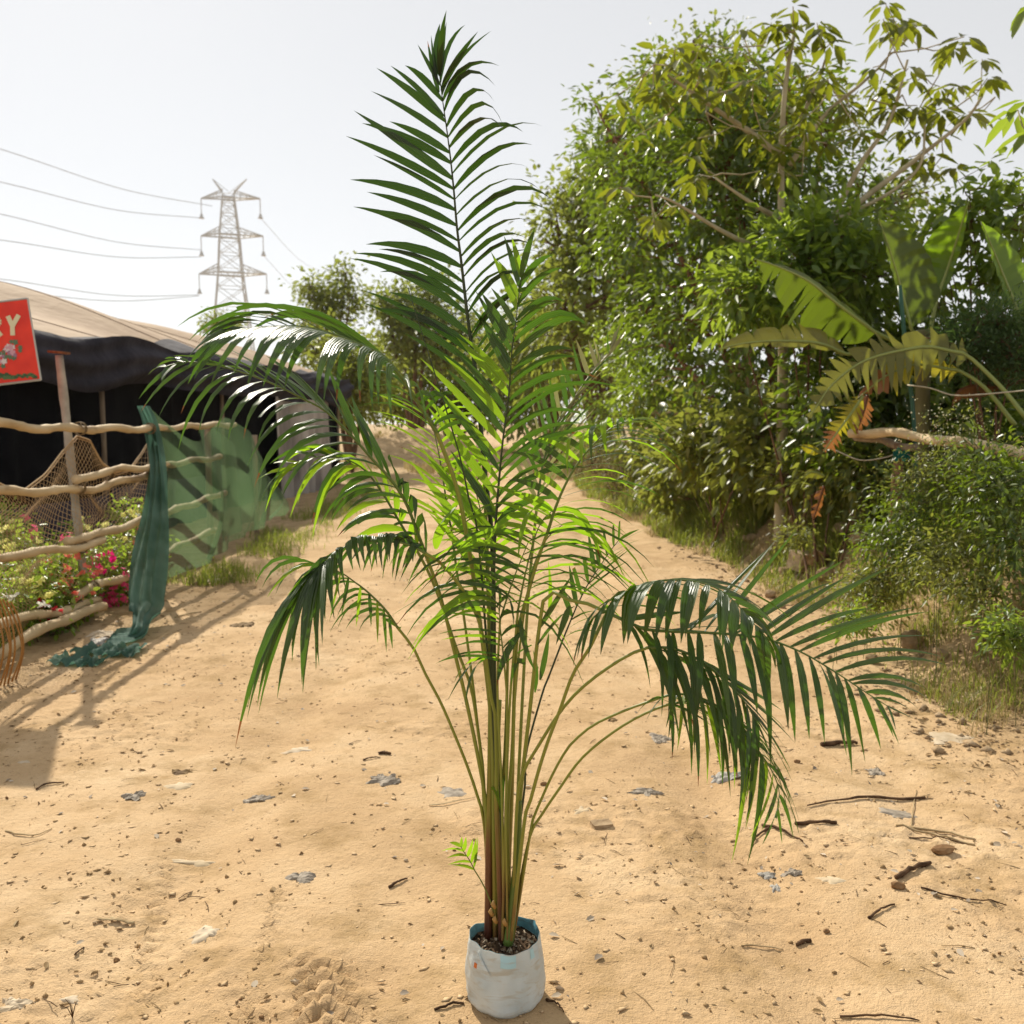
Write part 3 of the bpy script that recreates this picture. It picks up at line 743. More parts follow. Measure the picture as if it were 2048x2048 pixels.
# broad single leaflets on the kinked stalk and by the stems
for a in ((1078, 1259, 1115, 1200, 1144, 1150, 15, -.13, -.15), (1075, 1290, 1120, 1225, 1150, 1212, 9, -.13, -.14), (1140, 1212, 1128, 1240, 1112, 1290, 13, -.17, -.18), (1040, 1235, 1046, 1300, 1072, 1345, 11, -.1, -.13),
          (1045, 1262, 1000, 1310, 994, 1372, 14, -.1, -.12), (1050, 1330, 1030, 1300, 1022, 1370, 13, -.1, -.1), (1080, 1360, 1092, 1310, 1098, 1264, 12, 0, .02), (1070, 1385, 1078, 1340, 1066, 1300, 9, .02, .02),
          (972, 1318, 930, 1310, 908, 1366, 8, -.08, -.12), (972, 1312, 935, 1320, 896, 1400, 7, -.08, -.12), (968, 1320, 940, 1330, 930, 1412, 10, -.08, -.12), (975, 1318, 990, 1310, 1004, 1322, 9, -.08, -.06),
          (872, 1098, 872, 1060, 915, 1010, 20, .02, 0), (915, 1012, 895, 1030, 880, 1050, 12, .0, -.04), (862, 1128, 868, 1112, 874, 1108, 24, -.02, -.04),
          (1098, 1232, 1105, 1180, 1096, 1120, 9, .05, .06), (985, 1580, 990, 1555, 1000, 1620, 12, -.03, -.04), (1005, 1640, 1000, 1590, 1012, 1540, 9, .0, .0), (995, 1560, 990, 1610, 1010, 1640, 8, -.03, -.03)):
    extra(f12, *a, tw=prng.uniform(-25, 25), mm=M_YOUNG if a[1] in (1318, 1098, 1012, 1232, 1580) else M_LEAF, T=(.6, 0, .5))

# thick leaf sheaths and stalks in the bag, and the unopened spear
for lab, path, r0, r1, mm in (('dark red brown sheathed stalk', [(976, 1885, 0), (977, 1780, 0), (978, 1660, 0), (981, 1500, 0), (980, 1300, 0), (968, 930, .02)], 8.5, 3.0, M_STEM),
                          ('orange brown stalk in the middle', [(1004, 1886, -.03), (1001, 1790, -.03), (996, 1680, -.03), (993, 1560, -.03), (1000, 1400, -.04)], 7.5, 3.5, M_STEM),
                          ('brown stalk right of the middle', [(1010, 1886, .01), (1014, 1780, .01), (1018, 1690, .01), (1024, 1560, .02), (1028, 1380, .02)], 7.5, 3.2, M_STEM),
                          ('green flared stalk at the right of the clump', [(1016, 1888, -.05), (1022, 1840, -.05), (1030, 1760, -.05), (1036, 1690, -.05), (1040, 1600, -.06)], 11, 4.5, M_STEMG),
                          ('slim stalk between the others', [(992, 1884, .03), (996, 1700, .03), (1010, 1500, .03), (1016, 1300, .04)], 4.5, 3.0, M_STEM),
                          ('slim stalk on the left of the clump', [(984, 1884, .04), (988, 1700, .04), (995, 1500, .05), (980, 1240, .06)], 4.5, 2.6, M_STEM),
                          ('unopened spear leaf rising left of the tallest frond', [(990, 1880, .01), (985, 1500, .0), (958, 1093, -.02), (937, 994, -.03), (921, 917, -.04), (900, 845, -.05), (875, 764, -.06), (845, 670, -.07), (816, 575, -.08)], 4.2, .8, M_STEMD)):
    b_ = MB()
    pp = catmull([tuple(P3(q)) for q in path], 30)
    b_.tube(pp, list(np.linspace(r0, r1, 30) * mpp(Y0)), 8)
    o = b_.build('stalk', mm, palm)
    o['label'] = lab
b_ = MB()
for q in ((990, 1815, -.06), (985, 1830, -.06), (993, 1845, -.06), (1012, 1850, -.07)):
    c = P3(q)
    b_.tube([c, c + Vector((-.006, -.004, .012)), c + Vector((-.004, -.006, .022))], [.006, .0065, .002], 7)
b_.build('shoot_bud', mat('pale_shoot_bud', (.35, .2, .06), .5, .4), palm)['label'] = 'yellowish buds at the foot of the stalks'

LEAFLETS.sort(key=lambda a: -a[0])
for i, (sz, f, vs, fs, mm, dry) in enumerate(LEAFLETS[:300]):
    me = bpy.data.meshes.new('leaflet')
    me.from_pydata(vs, [], fs)
    me.materials.append(mm)
    if dry:
        me.materials.append(M_DRY)
        me.polygons.foreach_set('material_index', [0] * (len(fs) - 2) + [1] * 2)
    me.polygons.foreach_set('use_smooth', [True] * len(fs))
    set_across(me)
    link('leaflet', me, f)
av, af, am = [], [], []
MIDX = {M_LEAF: 0, M_YOUNG: 1, M_PALE: 2, M_LEAFD: 4}
for sz, f, vs, fs, mm, dry in LEAFLETS[300:]:
    k = len(av)
    av += vs
    af += [tuple(i + k for i in q) for q in fs]
    am += [MIDX[mm]] * (len(fs) - 2) + [3 if dry else MIDX[mm]] * 2
me = bpy.data.meshes.new('small_leaflets')
me.from_pydata(av, [], af)
for mm in (M_LEAF, M_YOUNG, M_PALE, M_DRY, M_LEAFD):
    me.materials.append(mm)
me.polygons.foreach_set('material_index', am)
me.polygons.foreach_set('use_smooth', [True] * len(af))
set_across(me)
link('small_leaflets', me, palm)['kind'] = 'stuff'

# ------------------------------------------------------------------ the grow bag it stands in
def bag_material(name, c0, c1, stain):
    m = mat(name, c0, .42, .5)
    nt = m.node_tree; b = nt.nodes['Principled BSDF']
    tc = nt.nodes.new('ShaderNodeTexCoord')
    n = nt.nodes.new('ShaderNodeTexNoise'); n.inputs['Scale'].default_value = 9; n.inputs['Detail'].default_value = 7
    nt.links.new(tc.outputs['Object'], n.inputs['Vector'])
    r = _ramp(nt, [(.35, c1), (.6, c0)])
    nt.links.new(n.outputs[0], r.inputs[0])
    n2 = nt.nodes.new('ShaderNodeTexNoise'); n2.inputs['Scale'].default_value = 24; n2.inputs['Detail'].default_value = 8; n2.inputs['Distortion'].default_value = 1.2
    mp = nt.nodes.new('ShaderNodeMapping'); mp.inputs['Rotation'].default_value = (0, .6, 0); mp.inputs['Scale'].default_value = (.5, 1, 2.4)
    nt.links.new(tc.outputs['Object'], mp.inputs[0]); nt.links.new(mp.outputs[0], n2.inputs['Vector'])
    r2 = _ramp(nt, [(.50, (0, 0, 0)), (.70, (.85, .85, .85))])
    nt.links.new(n2.outputs[0], r2.inputs[0])
    mx = nt.nodes.new('ShaderNodeMix'); mx.data_type = 'RGBA'
    nt.links.new(r2.outputs[0], mx.inputs['Factor']); nt.links.new(r.outputs[0], mx.inputs['A']); mx.inputs['B'].default_value = (*stain, 1)
    nt.links.new(mx.outputs['Result'], b.inputs['Base Color'])
    n3 = nt.nodes.new('ShaderNodeTexNoise'); n3.inputs['Scale'].default_value = 30; n3.inputs['Detail'].default_value = 4
    nt.links.new(tc.outputs['Object'], n3.inputs['Vector'])
    bp = nt.nodes.new('ShaderNodeBump'); bp.inputs['Strength'].default_value = .5; bp.inputs['Distance'].default_value = .006
    nt.links.new(n3.outputs[0], bp.inputs['Height']); nt.links.new(bp.outputs[0], b.inputs['Normal'])
    t = nt.nodes.new('ShaderNodeBsdfTranslucent'); nt.links.new(r.outputs[0], t.inputs['Color'])
    ms = nt.nodes.new('ShaderNodeMixShader'); ms.inputs[0].default_value = .2
    nt.links.new(b.outputs[0], ms.inputs[1]); nt.links.new(t.outputs[0], ms.inputs[2])
    nt.links.new(ms.outputs[0], nt.nodes['Material Output'].inputs['Surface'])
    return m
bagc = Vector((at(1010, 1900, Y0).x, Y0 - .02, 0))
bag = thing('grow_bag', 'dirty white plastic grow bag with a blue lining holding the palm', 'grow bag', bagc)
M_BAG = bag_material('white_bag_plastic', (.68, .73, .72), (.54, .60, .60), (.50, .46, .36))
M_LINE = bag_material('blue_bag_lining', (.22, .48, .56), (.14, .36, .44), (.12, .10, .08))
M_BAGP = bag_material('pale_blue_bag_print', (.50, .74, .80), (.42, .66, .72), (.45, .42, .36))
BH = .186
def bag_r(a, t):
    """radius of the bag round its height: fuller at the foot, creased"""
    r = .1085 * (1 - t) + .094 * t
    r += .006 * math.sin(PI * t)
    r += .0025 * math.sin(3 * a + 5 * t) + .0018 * math.sin(7 * a + 2.3 * t * 4) + .0012 * math.sin(13 * a - 6 * t)
    q = float(fbm(np.array([math.cos(a) * 1.6 + t * 1.1]), np.array([math.sin(a) * 1.6 + t * 2.6]), 77, 3)[0])
    r += .0045 * (1 - 2.4 * min(.42, abs(q))) * (.4 + .6 * t)
    if t < .12:
        r -= .013 * (1 - t / .12) ** 2
    return r
def bag_pt(a, t, inset=0.0, dz=0.0):
    r = bag_r(a, t) - inset
    rim = .006 * math.sin(2 * a + .6) + .004 * math.sin(5 * a) - .012 * math.exp(-((a - 4.05) / .22) ** 2)
    return Vector((bagc.x + r * math.cos(a) * 1.0, bagc.y + r * math.sin(a) * .98, hz(bagc.x, bagc.y) - .001 + t * (BH + rim) + dz))
NA, NT = 110, 34
G = np.array([[list(bag_pt(2 * PI * i / NA, j / NT)) for i in range(NA + 1)] for j in range(NT + 1)])
b_ = MB(); b_.grid(G); b_.poly([bag_pt(2 * PI * i / NA, 0) for i in range(NA)][::-1])
b_.build('bag_wall', M_BAG, bag)
b_ = MB()
G = np.array([[list(bag_pt(2 * PI * i / NA, 1 - .30 * j / 6, .0012 + .002 * (j > 0))) for i in range(NA + 1)] for j in range(7)])
b_.grid(G); b_.build('bag_lining', M_LINE, bag)
# the fold at the front left and pale printed patches, standing a hair proud of the wall
b_ = MB()
for a0, a1, t0, t1 in ((4.60, 5.02, .80, .985), (5.45, 5.62, .84, .985)):
    b_ = MB()
    b_.grid(np.array([[list(bag_pt(a0 + (a1 - a0) * i / 8, t0 + (t1 - t0) * j / 4, -.0012)) for i in range(9)] for j in range(5)]))
    b_.build('printed_patch', M_BAGP, bag)
b_ = MB()
b_.grid(np.array([[list(bag_pt(3.95 + .42 * i / 6 * (1 - j / 5), .70 + .285 * j / 5 - .05 * i / 6, -.003 - .008 * math.sin(PI * i / 6) * j / 5)) for i in range(7)] for j in range(6)]))
b_.build('folded_flap', M_BAG, bag)
b_ = MB()
b_.grid(np.array([[list(bag_pt(3.86 + .1 * i / 3, .70 + .07 * j / 3, -.0015)) for i in range(4)] for j in range(4)]))
b_.build('orange_mark', mat('orange_print', (.6, .16, .03), .5), bag)
# soil with chips
M_SOIL = noise_mat('potting_soil', [(.35, (.025, .015, .01)), (.65, (.10, .062, .035))], 30, .95, .1, .8, 70, dist=.01)
b_ = MB()
srng = random.Random(5)
ring = []
for j in range(9):
    ring.append([list(Vector((bagc.x, bagc.y, hz(bagc.x, bagc.y) + BH * .80 + .012 * (1 - j / 8) + .006 * srng.random())) + Vector((math.cos(a), math.sin(a) * .98, 0)) * (bag_r(a, .8) - .004) * j / 8) for a in [2 * PI * i / 40 for i in range(40)]])
    ring[-1].append(ring[-1][0])
b_.grid(np.array(ring)); b_.build('soil', M_SOIL, bag)
b_ = MB()
for i in range(150):
    a = srng.uniform(0, 2 * PI); r = .085 * math.sqrt(srng.random())
    c = Vector((bagc.x + r * math.cos(a), bagc.y + r * math.sin(a), hz(bagc.x, bagc.y) + BH * .82 + .008))
    q = Quaternion((srng.gauss(0, 1), srng.gauss(0, 1), srng.gauss(0, 1), srng.gauss(0, 1))).normalized().to_matrix()
    s = srng.uniform(.003, .009)
    b_.box(c, (s * 1.8, s, s * .35), q, srng.randrange(2))
o = b_.build('bark_chips', [mat('bark_chip', (.16, .10, .055), .9), mat('pale_chip', (.35, .28, .2), .9)], bag, False)
o['kind'] = 'stuff'
# ------------------------------------------------------------------ left: tent, fence, nets, sign
M_POLE = noise_mat('peeled_pole_wood', [(.28, (.24, .155, .075)), (.42, (.47, .345, .19)), (.7, (.62, .49, .30))], 9, .75, .25, .5, 40, (1, .25, 1), dist=.006)
M_POLEDK = noise_mat('weathered_post_wood', [(.3, (.16, .115, .075)), (.6, (.30, .235, .165))], 8, .85, .2, .6, 45, (1, 1, .25), dist=.006)
M_CUT = mat('pole_end_grain', (.22, .14, .07), .9)
M_TIE = mat('tie_rope', (.16, .11, .055), .9)
lrng = random.Random(3)
def pole(b, pts, r, knots=True, seed=0, seg=10):
    rr = random.Random(seed)
    n = max(18, int(sum((Vector(pts[i + 1]) - Vector(pts[i])).length for i in range(len(pts) - 1)) / .07))
    P = catmull([tuple(p) for p in pts], n)
    k = [0] * n
    step = rr.randrange(4, 7)
    rad = []
    for i in range(n):
        q = r * (1 + .06 * math.sin(i * .9 + seed) + .04 * rr.gauss(0, 1))
        if knots and i % step == 0:
            q *= 1.16
        rad.append(q)
    P[:, 2] += [.012 * math.sin(i * .5 + seed) for i in range(n)]
    b.tube(P, rad, seg)
FX = -3.38
fence = thing('pole_fence', 'rustic fence of pale peeled poles tied along the flower bed on the left', 'fence', (FX, 7, 0))
rails = [([(-240, 858), (0, 848), (90, 857), (163, 857), (308, 857), (410, 851), (470, 850)], .031, FX),
         ([(-200, 1012), (0, 984), (72, 982), (181, 978), (254, 960), (330, 940)], .030, FX),
         ([(152, 962), (217, 942), (315, 933), (380, 922), (440, 915)], .030, FX + .03),
         ([(-220, 1160), (0, 1114), (72, 1105), (159, 1094), (207, 1083)], .029, FX + .04),
         ([(134, 1080), (188, 1072), (254, 1051), (301, 1036), (380, 1010), (450, 985)], .033, FX),
         ([(149, 1192), (199, 1170), (272, 1145), (350, 1098), (430, 1060)], .034, FX),
         ([(-160, 1318), (0, 1247), (22, 1241), (109, 1225), (196, 1203)], .033, FX + .02),
         ([(-120, 1380), (0, 1308), (47, 1279), (127, 1239), (207, 1214)], .036, FX + .1)]
for i, (pp, r, X) in enumerate(rails):
    b_ = MB()
    pts = [on_x(a, b, X) for a, b in pp]
    pole(b_, pts, r, True, i)
    b_.build('rail', M_POLE, fence)
# one upright leaning post and shorter ones behind the green net
def post(p0, p1, r, mm, plate=False):
    b_ = MB(); pole(b_, [p0, (Vector(p0) + Vector(p1)) / 2, p1], r, False, 40)
    o = b_.build('post', mm, fence)
    if plate:
        b2 = MB(); b2.box(Vector(p1) + Vector((0, 0, .012)), (.13, .11, .018), Matrix.Rotation(.08, 3, 'Y'))
        b2.build('rusty_cap', noise_mat('rust', [(.4, (.14, .05, .02)), (.6, (.24, .10, .045))], 30, .9), o)
M_PIPE = noise_mat('cement_pipe_post', [(.35, (.27, .25, .21)), (.65, (.40, .37, .31))], 9, .85, .2, .4, 50, dist=.004)
a = on_x(176, 1190, FX - .09); t = on_x(118, 708, FX - .09)
a.z = -.1
t2 = at(118, 708, a.y)
post(a, t2, .033, M_PIPE, True)
for yy, hh in ((8.75, 1.55), (10.4, 1.6), (12.3, 1.45), (4.2, 1.6)):
    post((FX - .06, yy, -.1), (FX - .07, yy + .05, hh), .035, M_POLEDK)
b_ = MB()
for px, py in ((160, 857), (158, 975), (163, 1094), (186, 1175), (300, 857), (160, 1226)):
    c = on_x(px, py, FX + .005)
    for k in range(3):
        rot = Matrix.Rotation(.5 * (k - 1), 4, 'Y')
        ringp = [c + (rot @ Vector((.05 * math.cos(u), .012 * (k - 1), .05 * math.sin(u)))) for u in np.linspace(0, 2 * PI, 13)]
        b_.tube(ringp, .0045, 5)
    b_.tube([c, c + Vector((.03, -.05, .04)), c + Vector((.05, -.07, .01))], .004, 4)
b_.build('rope_ties', M_TIE, fence)

# brown net hung along the fence
M_NET = mat('brown_net_cord', (.42, .28, .14), .8)
b_ = MB()
NX = FX - .07
def top_curve(px):
    return float(np.interp(px, [-140, -40, 0, 45, 90, 120, 150, 178, 205, 235, 262, 285, 306], [950, 972, 965, 985, 948, 905, 872, 880, 925, 945, 938, 905, 868]))
cols = np.linspace(-140, 306, 64)
rows = 26
NP = [[None] * rows for _ in cols]
for i, px in enumerate(cols):
    tp = on_x(px, top_curve(px), NX)
    for j in range(rows):
        u = j / (rows - 1)
        z = tp.z * (1 - u) + .10 * u
        NP[i][j] = Vector((NX + .05 * math.sin(i * .35) * u + .03 * math.sin(j * .7), tp.y + .03 * math.sin(j * 1.1 + i * .2), z))
for k in range(-rows, len(cols)):
    for s in (1, -1):
        pts = []
        for j in range(rows):
            i = k + j if s == 1 else k + rows - 1 - j
            if 0 <= i < len(cols):
                pts.append(NP[i][j])
        if len(pts) > 1:
            b_.tube(pts, .0021, 3, 0, False)
b_.tube([NP[i][0] for i in range(len(cols))], .007, 5)
b_.tube([NP[i][0] + Vector((0, .01, -.02)) for i in range(len(cols))], .005, 5)
o = b_.build('fence_netting', M_NET)
tag(o, 'brown diamond mesh netting sagging between the pole rails in front of flowers', 'netting')

# green shade net thrown over the fence
def net_material(name, col, alpha, tr):
    m = mat(name, col, .75, .2)
    nt = m.node_tree; b = nt.nodes['Principled BSDF']
    tc = nt.nodes.new('ShaderNodeTexCoord')
    n = nt.nodes.new('ShaderNodeTexNoise'); n.inputs['Scale'].default_value = 3.5; n.inputs['Detail'].default_value = 6
    nt.links.new(tc.outputs['Object'], n.inputs['Vector'])
    r = _ramp(nt, [(.35, tuple(c * .6 for c in col)), (.65, tuple(min(1, c * 1.15 + .06) for c in col))])
    nt.links.new(n.outputs[0], r.inputs[0]); nt.links.new(r.outputs[0], b.inputs['Base Color'])
    t = nt.nodes.new('ShaderNodeBsdfTranslucent'); t.inputs['Color'].default_value = (*tr, 1)
    m1 = nt.nodes.new('ShaderNodeMixShader'); m1.inputs[0].default_value = .5
    nt.links.new(b.outputs[0], m1.inputs[1]); nt.links.new(t.outputs[0], m1.inputs[2])
    tp = nt.nodes.new('ShaderNodeBsdfTransparent')
    m2 = nt.nodes.new('ShaderNodeMixShader'); m2.inputs[0].default_value = alpha
    nt.links.new(m1.outputs[0], m2.inputs[1]); nt.links.new(tp.outputs[0], m2.inputs[2])
    nt.links.new(m2.outputs[0], nt.nodes['Material Output'].inputs['Surface'])
    return m
M_GNET = net_material('green_shade_net', (.085, .14, .08), .44, (.17, .29, .13))
M_GNET2 = net_material('green_shade_net_gathered', (.075, .18, .135), .03, (.12, .26, .18))
snet = thing('shade_net', 'green shade cloth thrown over the fence with a long gathered tail on the sand', 'shade net', (FX, 9, 0))
cl = [(272, 815, 290, 1165, 8.75), (300, 848, 322, 1160, 8.95), (362, 882, 376, 1130, 9.3), (395, 868, 400, 1112, 9.8), (428, 836, 436, 1092, 10.2), (455, 850, 460, 1075, 10.6), (488, 888, 490, 1058, 11.2), (520, 950, 515, 1040, 11.9), (548, 1000, 545, 1030, 12.6)]
A = catmull([tuple(at(c[0], c[1], c[4])) for c in cl], 70)
B_ = catmull([tuple(at(c[2], c[3], c[4])) for c in cl], 70)
G = np.zeros((26, 70, 3))
for j in range(26):
    u = j / 25
    for i in range(70):
        p = A[i] * (1 - u) + B_[i] * u
        fold = .05 * math.sin(i * .55 + 1.5 * u) * (.3 + u) + .04 * math.sin(i * .21 - 2 * u) + .05 * float(fbm(np.array([i * .12]), np.array([u * 3]), 4, 3)[0])
        sag = .10 * math.sin(PI * u) * (1 - .5 * math.sin(i * .3))
        p = p + np.array([.13 + fold * .8 + sag, .04 * math.sin(i * .4 + 3 * u), 0])
        p[2] = max(p[2], hz(p[0], p[1]) + .012)
        G[j, i] = p
b_ = MB(); b_.grid(G); b_.build('net_curtain', M_GNET, snet)
# second layer further along
cl2 = [(440, 850, 455, 1085, 10.6), (478, 858, 480, 1070, 11.3), (505, 900, 505, 1050, 12.0), (530, 960, 528, 1035, 12.8)]
A = catmull([tuple(at(c[0], c[1], c[4]) - Vector((.25, 0, 0))) for c in cl2], 40)
B_ = catmull([tuple(at(c[2], c[3], c[4]) - Vector((.1, 0, 0))) for c in cl2], 40)
G = np.array([[A[i] * (1 - j / 15) + B_[i] * j / 15 + np.array([.05 * math.sin(i * .37 + j * .1), 0, 0]) for i in range(40)] for j in range(16)])
b_ = MB(); b_.grid(G); b_.build('inner_net_layer', M_GNET, snet)
# the gathered tail: from the corner, down and out onto the sand
tail = [(288, 812, 8.75, .05), (302, 850, 8.7, .07), (315, 930, 8.55, .085), (312, 1020, 8.2, .11), (302, 1100, 7.75, .15), (293, 1180, 7.3, .165), (290, 1230, 7.05, .15), (285, 1258, 6.85, .13), (268, 1275, 6.75, .10), (245, 1290, 6.65, .10), (222, 1302, 6.6, .05)]
TP = catmull([tuple(at(a, b, c)) + (w,) for a, b, c, w in tail], 60)
G = np.zeros((60, 22, 3))
for i in range(60):
    c = TP[i]
    for j in range(22):
        u = j / 21 * 2 - 1
        fold = .035 * math.sin(j * 1.05 + i * .07) + .02 * math.sin(j * .5 - i * .16) + .03 * math.sin(i * .4) * (i > 45)
        p = np.array([c[0] + u * c[3] * .9, c[1] - fold * 1.2 - .06 * (1 - u * u) - .15 * u * (i > 48), c[2] + .012 * math.sin(j + i) * (i > 45) + (abs(fold) * .6 if i > 46 else 0)])
        p[2] = max(p[2], hz(p[0], p[1]) + .012 + abs(fold) * .5)
        G[i, j] = p
b_ = MB(); b_.grid(G); b_.build('net_tail', M_GNET2, snet)
# frayed heap and scraps where the tail ends
for k, (px, py, sx, sy, lab) in enumerate(((225, 1300, .22, .14, 'torn green net heaped on the sand beside the hanging tail'), (160, 1322, .16, .10, 'small torn scrap of green net lying left of the heap'))):
    c = on_z(px, py, .03)
    b_ = MB()
    G = np.zeros((16, 22, 3))
    for j in range(16):
        for i in range(22):
            u, v = i / 21 * 2 - 1, j / 15 * 2 - 1
            e = 1 + .5 * float(fbm(np.array([u * 2 + k * 9]), np.array([v * 2]), 6, 3)[0])
            x, y = c.x + u * sx * e, c.y + v * sy * e
            G[j, i] = (x, y, hz(x, y) + .012 + .10 * abs(float(fbm(np.array([u * 3.2 + k * 5]), np.array([v * 3.2]), 8, 4)[0])) + .02 * math.sin(i * 1.3))
    b_.grid(G); o = b_.build('net_scrap', M_GNET2)
    tag(o, lab, 'net scrap')
# orange cords at the very left
b_ = MB()
for k in range(9):
    x0 = -30 + k * 8
    pts = [on_x(x0 - 12, 1180 + k * 3, FX + .22), on_x(x0 + 4, 1240, FX + .26), on_x(x0 + 14 + 4 * math.sin(k * 2), 1300, FX + .34), on_x(x0 - 2, 1372, FX + .30)]
    for q in pts:
        q.z = max(q.z, .02)
    b_.tube(catmull([tuple(q) for q in pts], 14), .006, 5)
o = b_.build('orange_cords', mat('orange_cord', (.34, .15, .03), .7))
tag(o, 'tangle of orange brown cords hanging at the left end of the low rails', 'cords')

# ------------------------------------------------------------------ the nursery tent
M_ROOF = noise_mat('beige_tent_canvas', [(.35, (.33, .225, .14)), (.65, (.41, .295, .19))], 1.2, .85, .15, .5, 5, dist=.05)
M_BLACK = noise_mat('black_tarp', [(.35, (.006, .006, .008)), (.65, (.010, .010, .012))], 3, .9, .04, .5, 6, dist=.04)
M_DUSK = noise_mat('dark_shade_cloth', [(.35, (.020, .018, .026)), (.65, (.042, .038, .05))], 2.5, .8, .12, .5, 7, dist=.05)
M_NAVY = noise_mat('navy_tarp', [(.35, (.022, .022, .045)), (.65, (.04, .04, .075))], 4, .7, .25, .5, 8, dist=.04)
M_GREY = noise_mat('grey_curtain_cloth', [(.3, (.16, .145, .14)), (.5, (.34, .31, .30)), (.7, (.5, .47, .46))], 2.2, .85, .2, .4, 10, (1, 1, .35), dist=.03)
tent = thing('nursery_tent', 'long black tent with a sagging beige canvas roof behind the left fence', 'tent', (-6.5, 16, 0))
def EXF(Y):
    return -5.5 + .075 * (Y - 9)
def roof_z(X, Y):
    EX = EXF(Y)
    t = (EX - X) / (EX + 11.5)
    z = 2.62 + 1.42 * (.55 + .45 * float(sstep(9, 15.5, np.array(Y)))) * math.sin(min(1, t * 1.12) * PI * .52) - .9 * max(0, t - .62)
    z += .10 * math.sin(Y * .9) * math.sin(t * PI) + .05 * math.sin(Y * 2.1 + 3 * t)
    return z - .14 * sstep(13, 8, np.array(Y)) * (1 - t) + .0 * Y
ys = np.linspace(9.0, 24.5, 70)
ts = np.linspace(0, 1, 26)
G = np.array([[(EXF(y) + .02 + (-11.5 - EXF(y)) * t, y, float(roof_z(EXF(y) + (-11.5 - EXF(y)) * t, y)) + .06 * float(fbm(np.array([y * .8]), np.array([t * 5]), 2, 3)[0])) for t in ts] for y in ys])
b_ = MB(); b_.grid(G)
b_.grid(G - np.array([0, 0, .025])); b_.build('roof_canvas', M_ROOF, tent)
for y0 in (10.2, 12.6, 15.0, 17.6, 20.4, 23.0):
    i = int(np.argmin(np.abs(ys - y0)))
    b_ = MB(); b_.tube([Vector(q) + Vector((0, 0, .004)) for q in G[i]], .008, 5)
    b_.build('roof_seam', mat('seam_webbing', (.30, .205, .13), .9), tent)
# hanging dark valance with swags
G = np.zeros((70, 14, 3))
for i, y in enumerate(ys):
    EX = EXF(y)
    zt = float(roof_z(EX, y)) + .015 + .07 * float(fbm(np.array([y * 1.3]), np.array([.5]), 12, 3)[0])
    for j in range(14):
        u = j / 13
        G[i, j] = (EX + .10 * math.sin(u * PI) + .05 * math.sin(y * 2.3 + 6 * u) * u + .035 * math.sin(u * 16 + y * 1.1) + .03, y, zt + .10 - u * (.62 + .06 * math.sin(y * 1.7)))
b_ = MB(); b_.grid(G); b_.build('dark_valance', M_DUSK, tent)
# upper dark cloth laid on the edge of the roof
G = np.zeros((70, 8, 3))
for i, y in enumerate(ys):
    EX = EXF(y)
    w = .55 + .25 * math.sin(y * .8 + 1)
    for j in range(8):
        u = j / 7
        X = EX + .03 - u * w
        G[i, j] = (X, y, float(roof_z(X, y)) + .03 + .05 * float(fbm(np.array([y * .8]), np.array([(EX - X) / 5.5 * 5]), 2, 3)[0]))
b_ = MB(); b_.grid(G); b_.build('dark_edge_cloth', M_DUSK, tent)
def drape(name, X, y0, y1, z0, z1, mm, amp, per, nz=10, seed=0):
    n = int((y1 - y0) / .09)
    G = np.zeros((n, nz, 3))
    for i in range(n):
        y = y0 + (y1 - y0) * i / (n - 1)
        for j in range(nz):
            u = j / (nz - 1)
            f = amp * (math.sin(y * 2 * PI / per + 1.3 * math.sin(y * 1.7 + seed)) + .5 * math.sin(y * 2 * PI / per * 2.3 + u * 2))
            G[i, j] = (EXF(y) + X + f * (.5 + .7 * (1 - u)), y, z0 + (z1 - z0) * u)
    b = MB(); b.grid(G)
    return b.build(name, mm, tent)
drape('dark_interior_sheet', -.35, 9.0, 24.4, -.02, 2.45, M_BLACK, .05, 1.4)  # black sheet across the open side, standing in for the dark interior
drape('grey_side_curtain', -.02, 18.7, 22.7, .02, 2.15, M_GREY, .07, .62, 14, 2)
drape('navy_low_panel', -.12, 9.0, 12.2, -.02, .66, M_NAVY, .03, 1.1)
drape('navy_low_panel', -.10, 12.3, 15.6, -.02, .74, M_NAVY, .03, .9)
b_ = MB()
b_.grid(np.array([[(x, 9.02 + .04 * math.sin(x * 4), z) for x in np.linspace(-5.85, -11.4, 20)] for z in (-.02, 1.2, 2.5, 3.2)]))
b_.build('black_end_wall', M_BLACK, tent)
b_ = MB()
b_.grid(np.array([[(x, 24.4, z) for x in np.linspace(-4.6, -11.4, 20)] for z in (-.02, 1.2, 2.4)]))
b_.build('black_far_wall', M_BLACK, tent)
for y in (9.2, 12.3, 16.4, 20.5, 24.2):
    EX = EXF(y)
    b_ = MB(); b_.tube([(EX - .2, y, -.1), (EX - .2, y, float(roof_z(EX - .2, y)))], .035, 8); b_.build('tent_pole', M_POLEDK, tent)

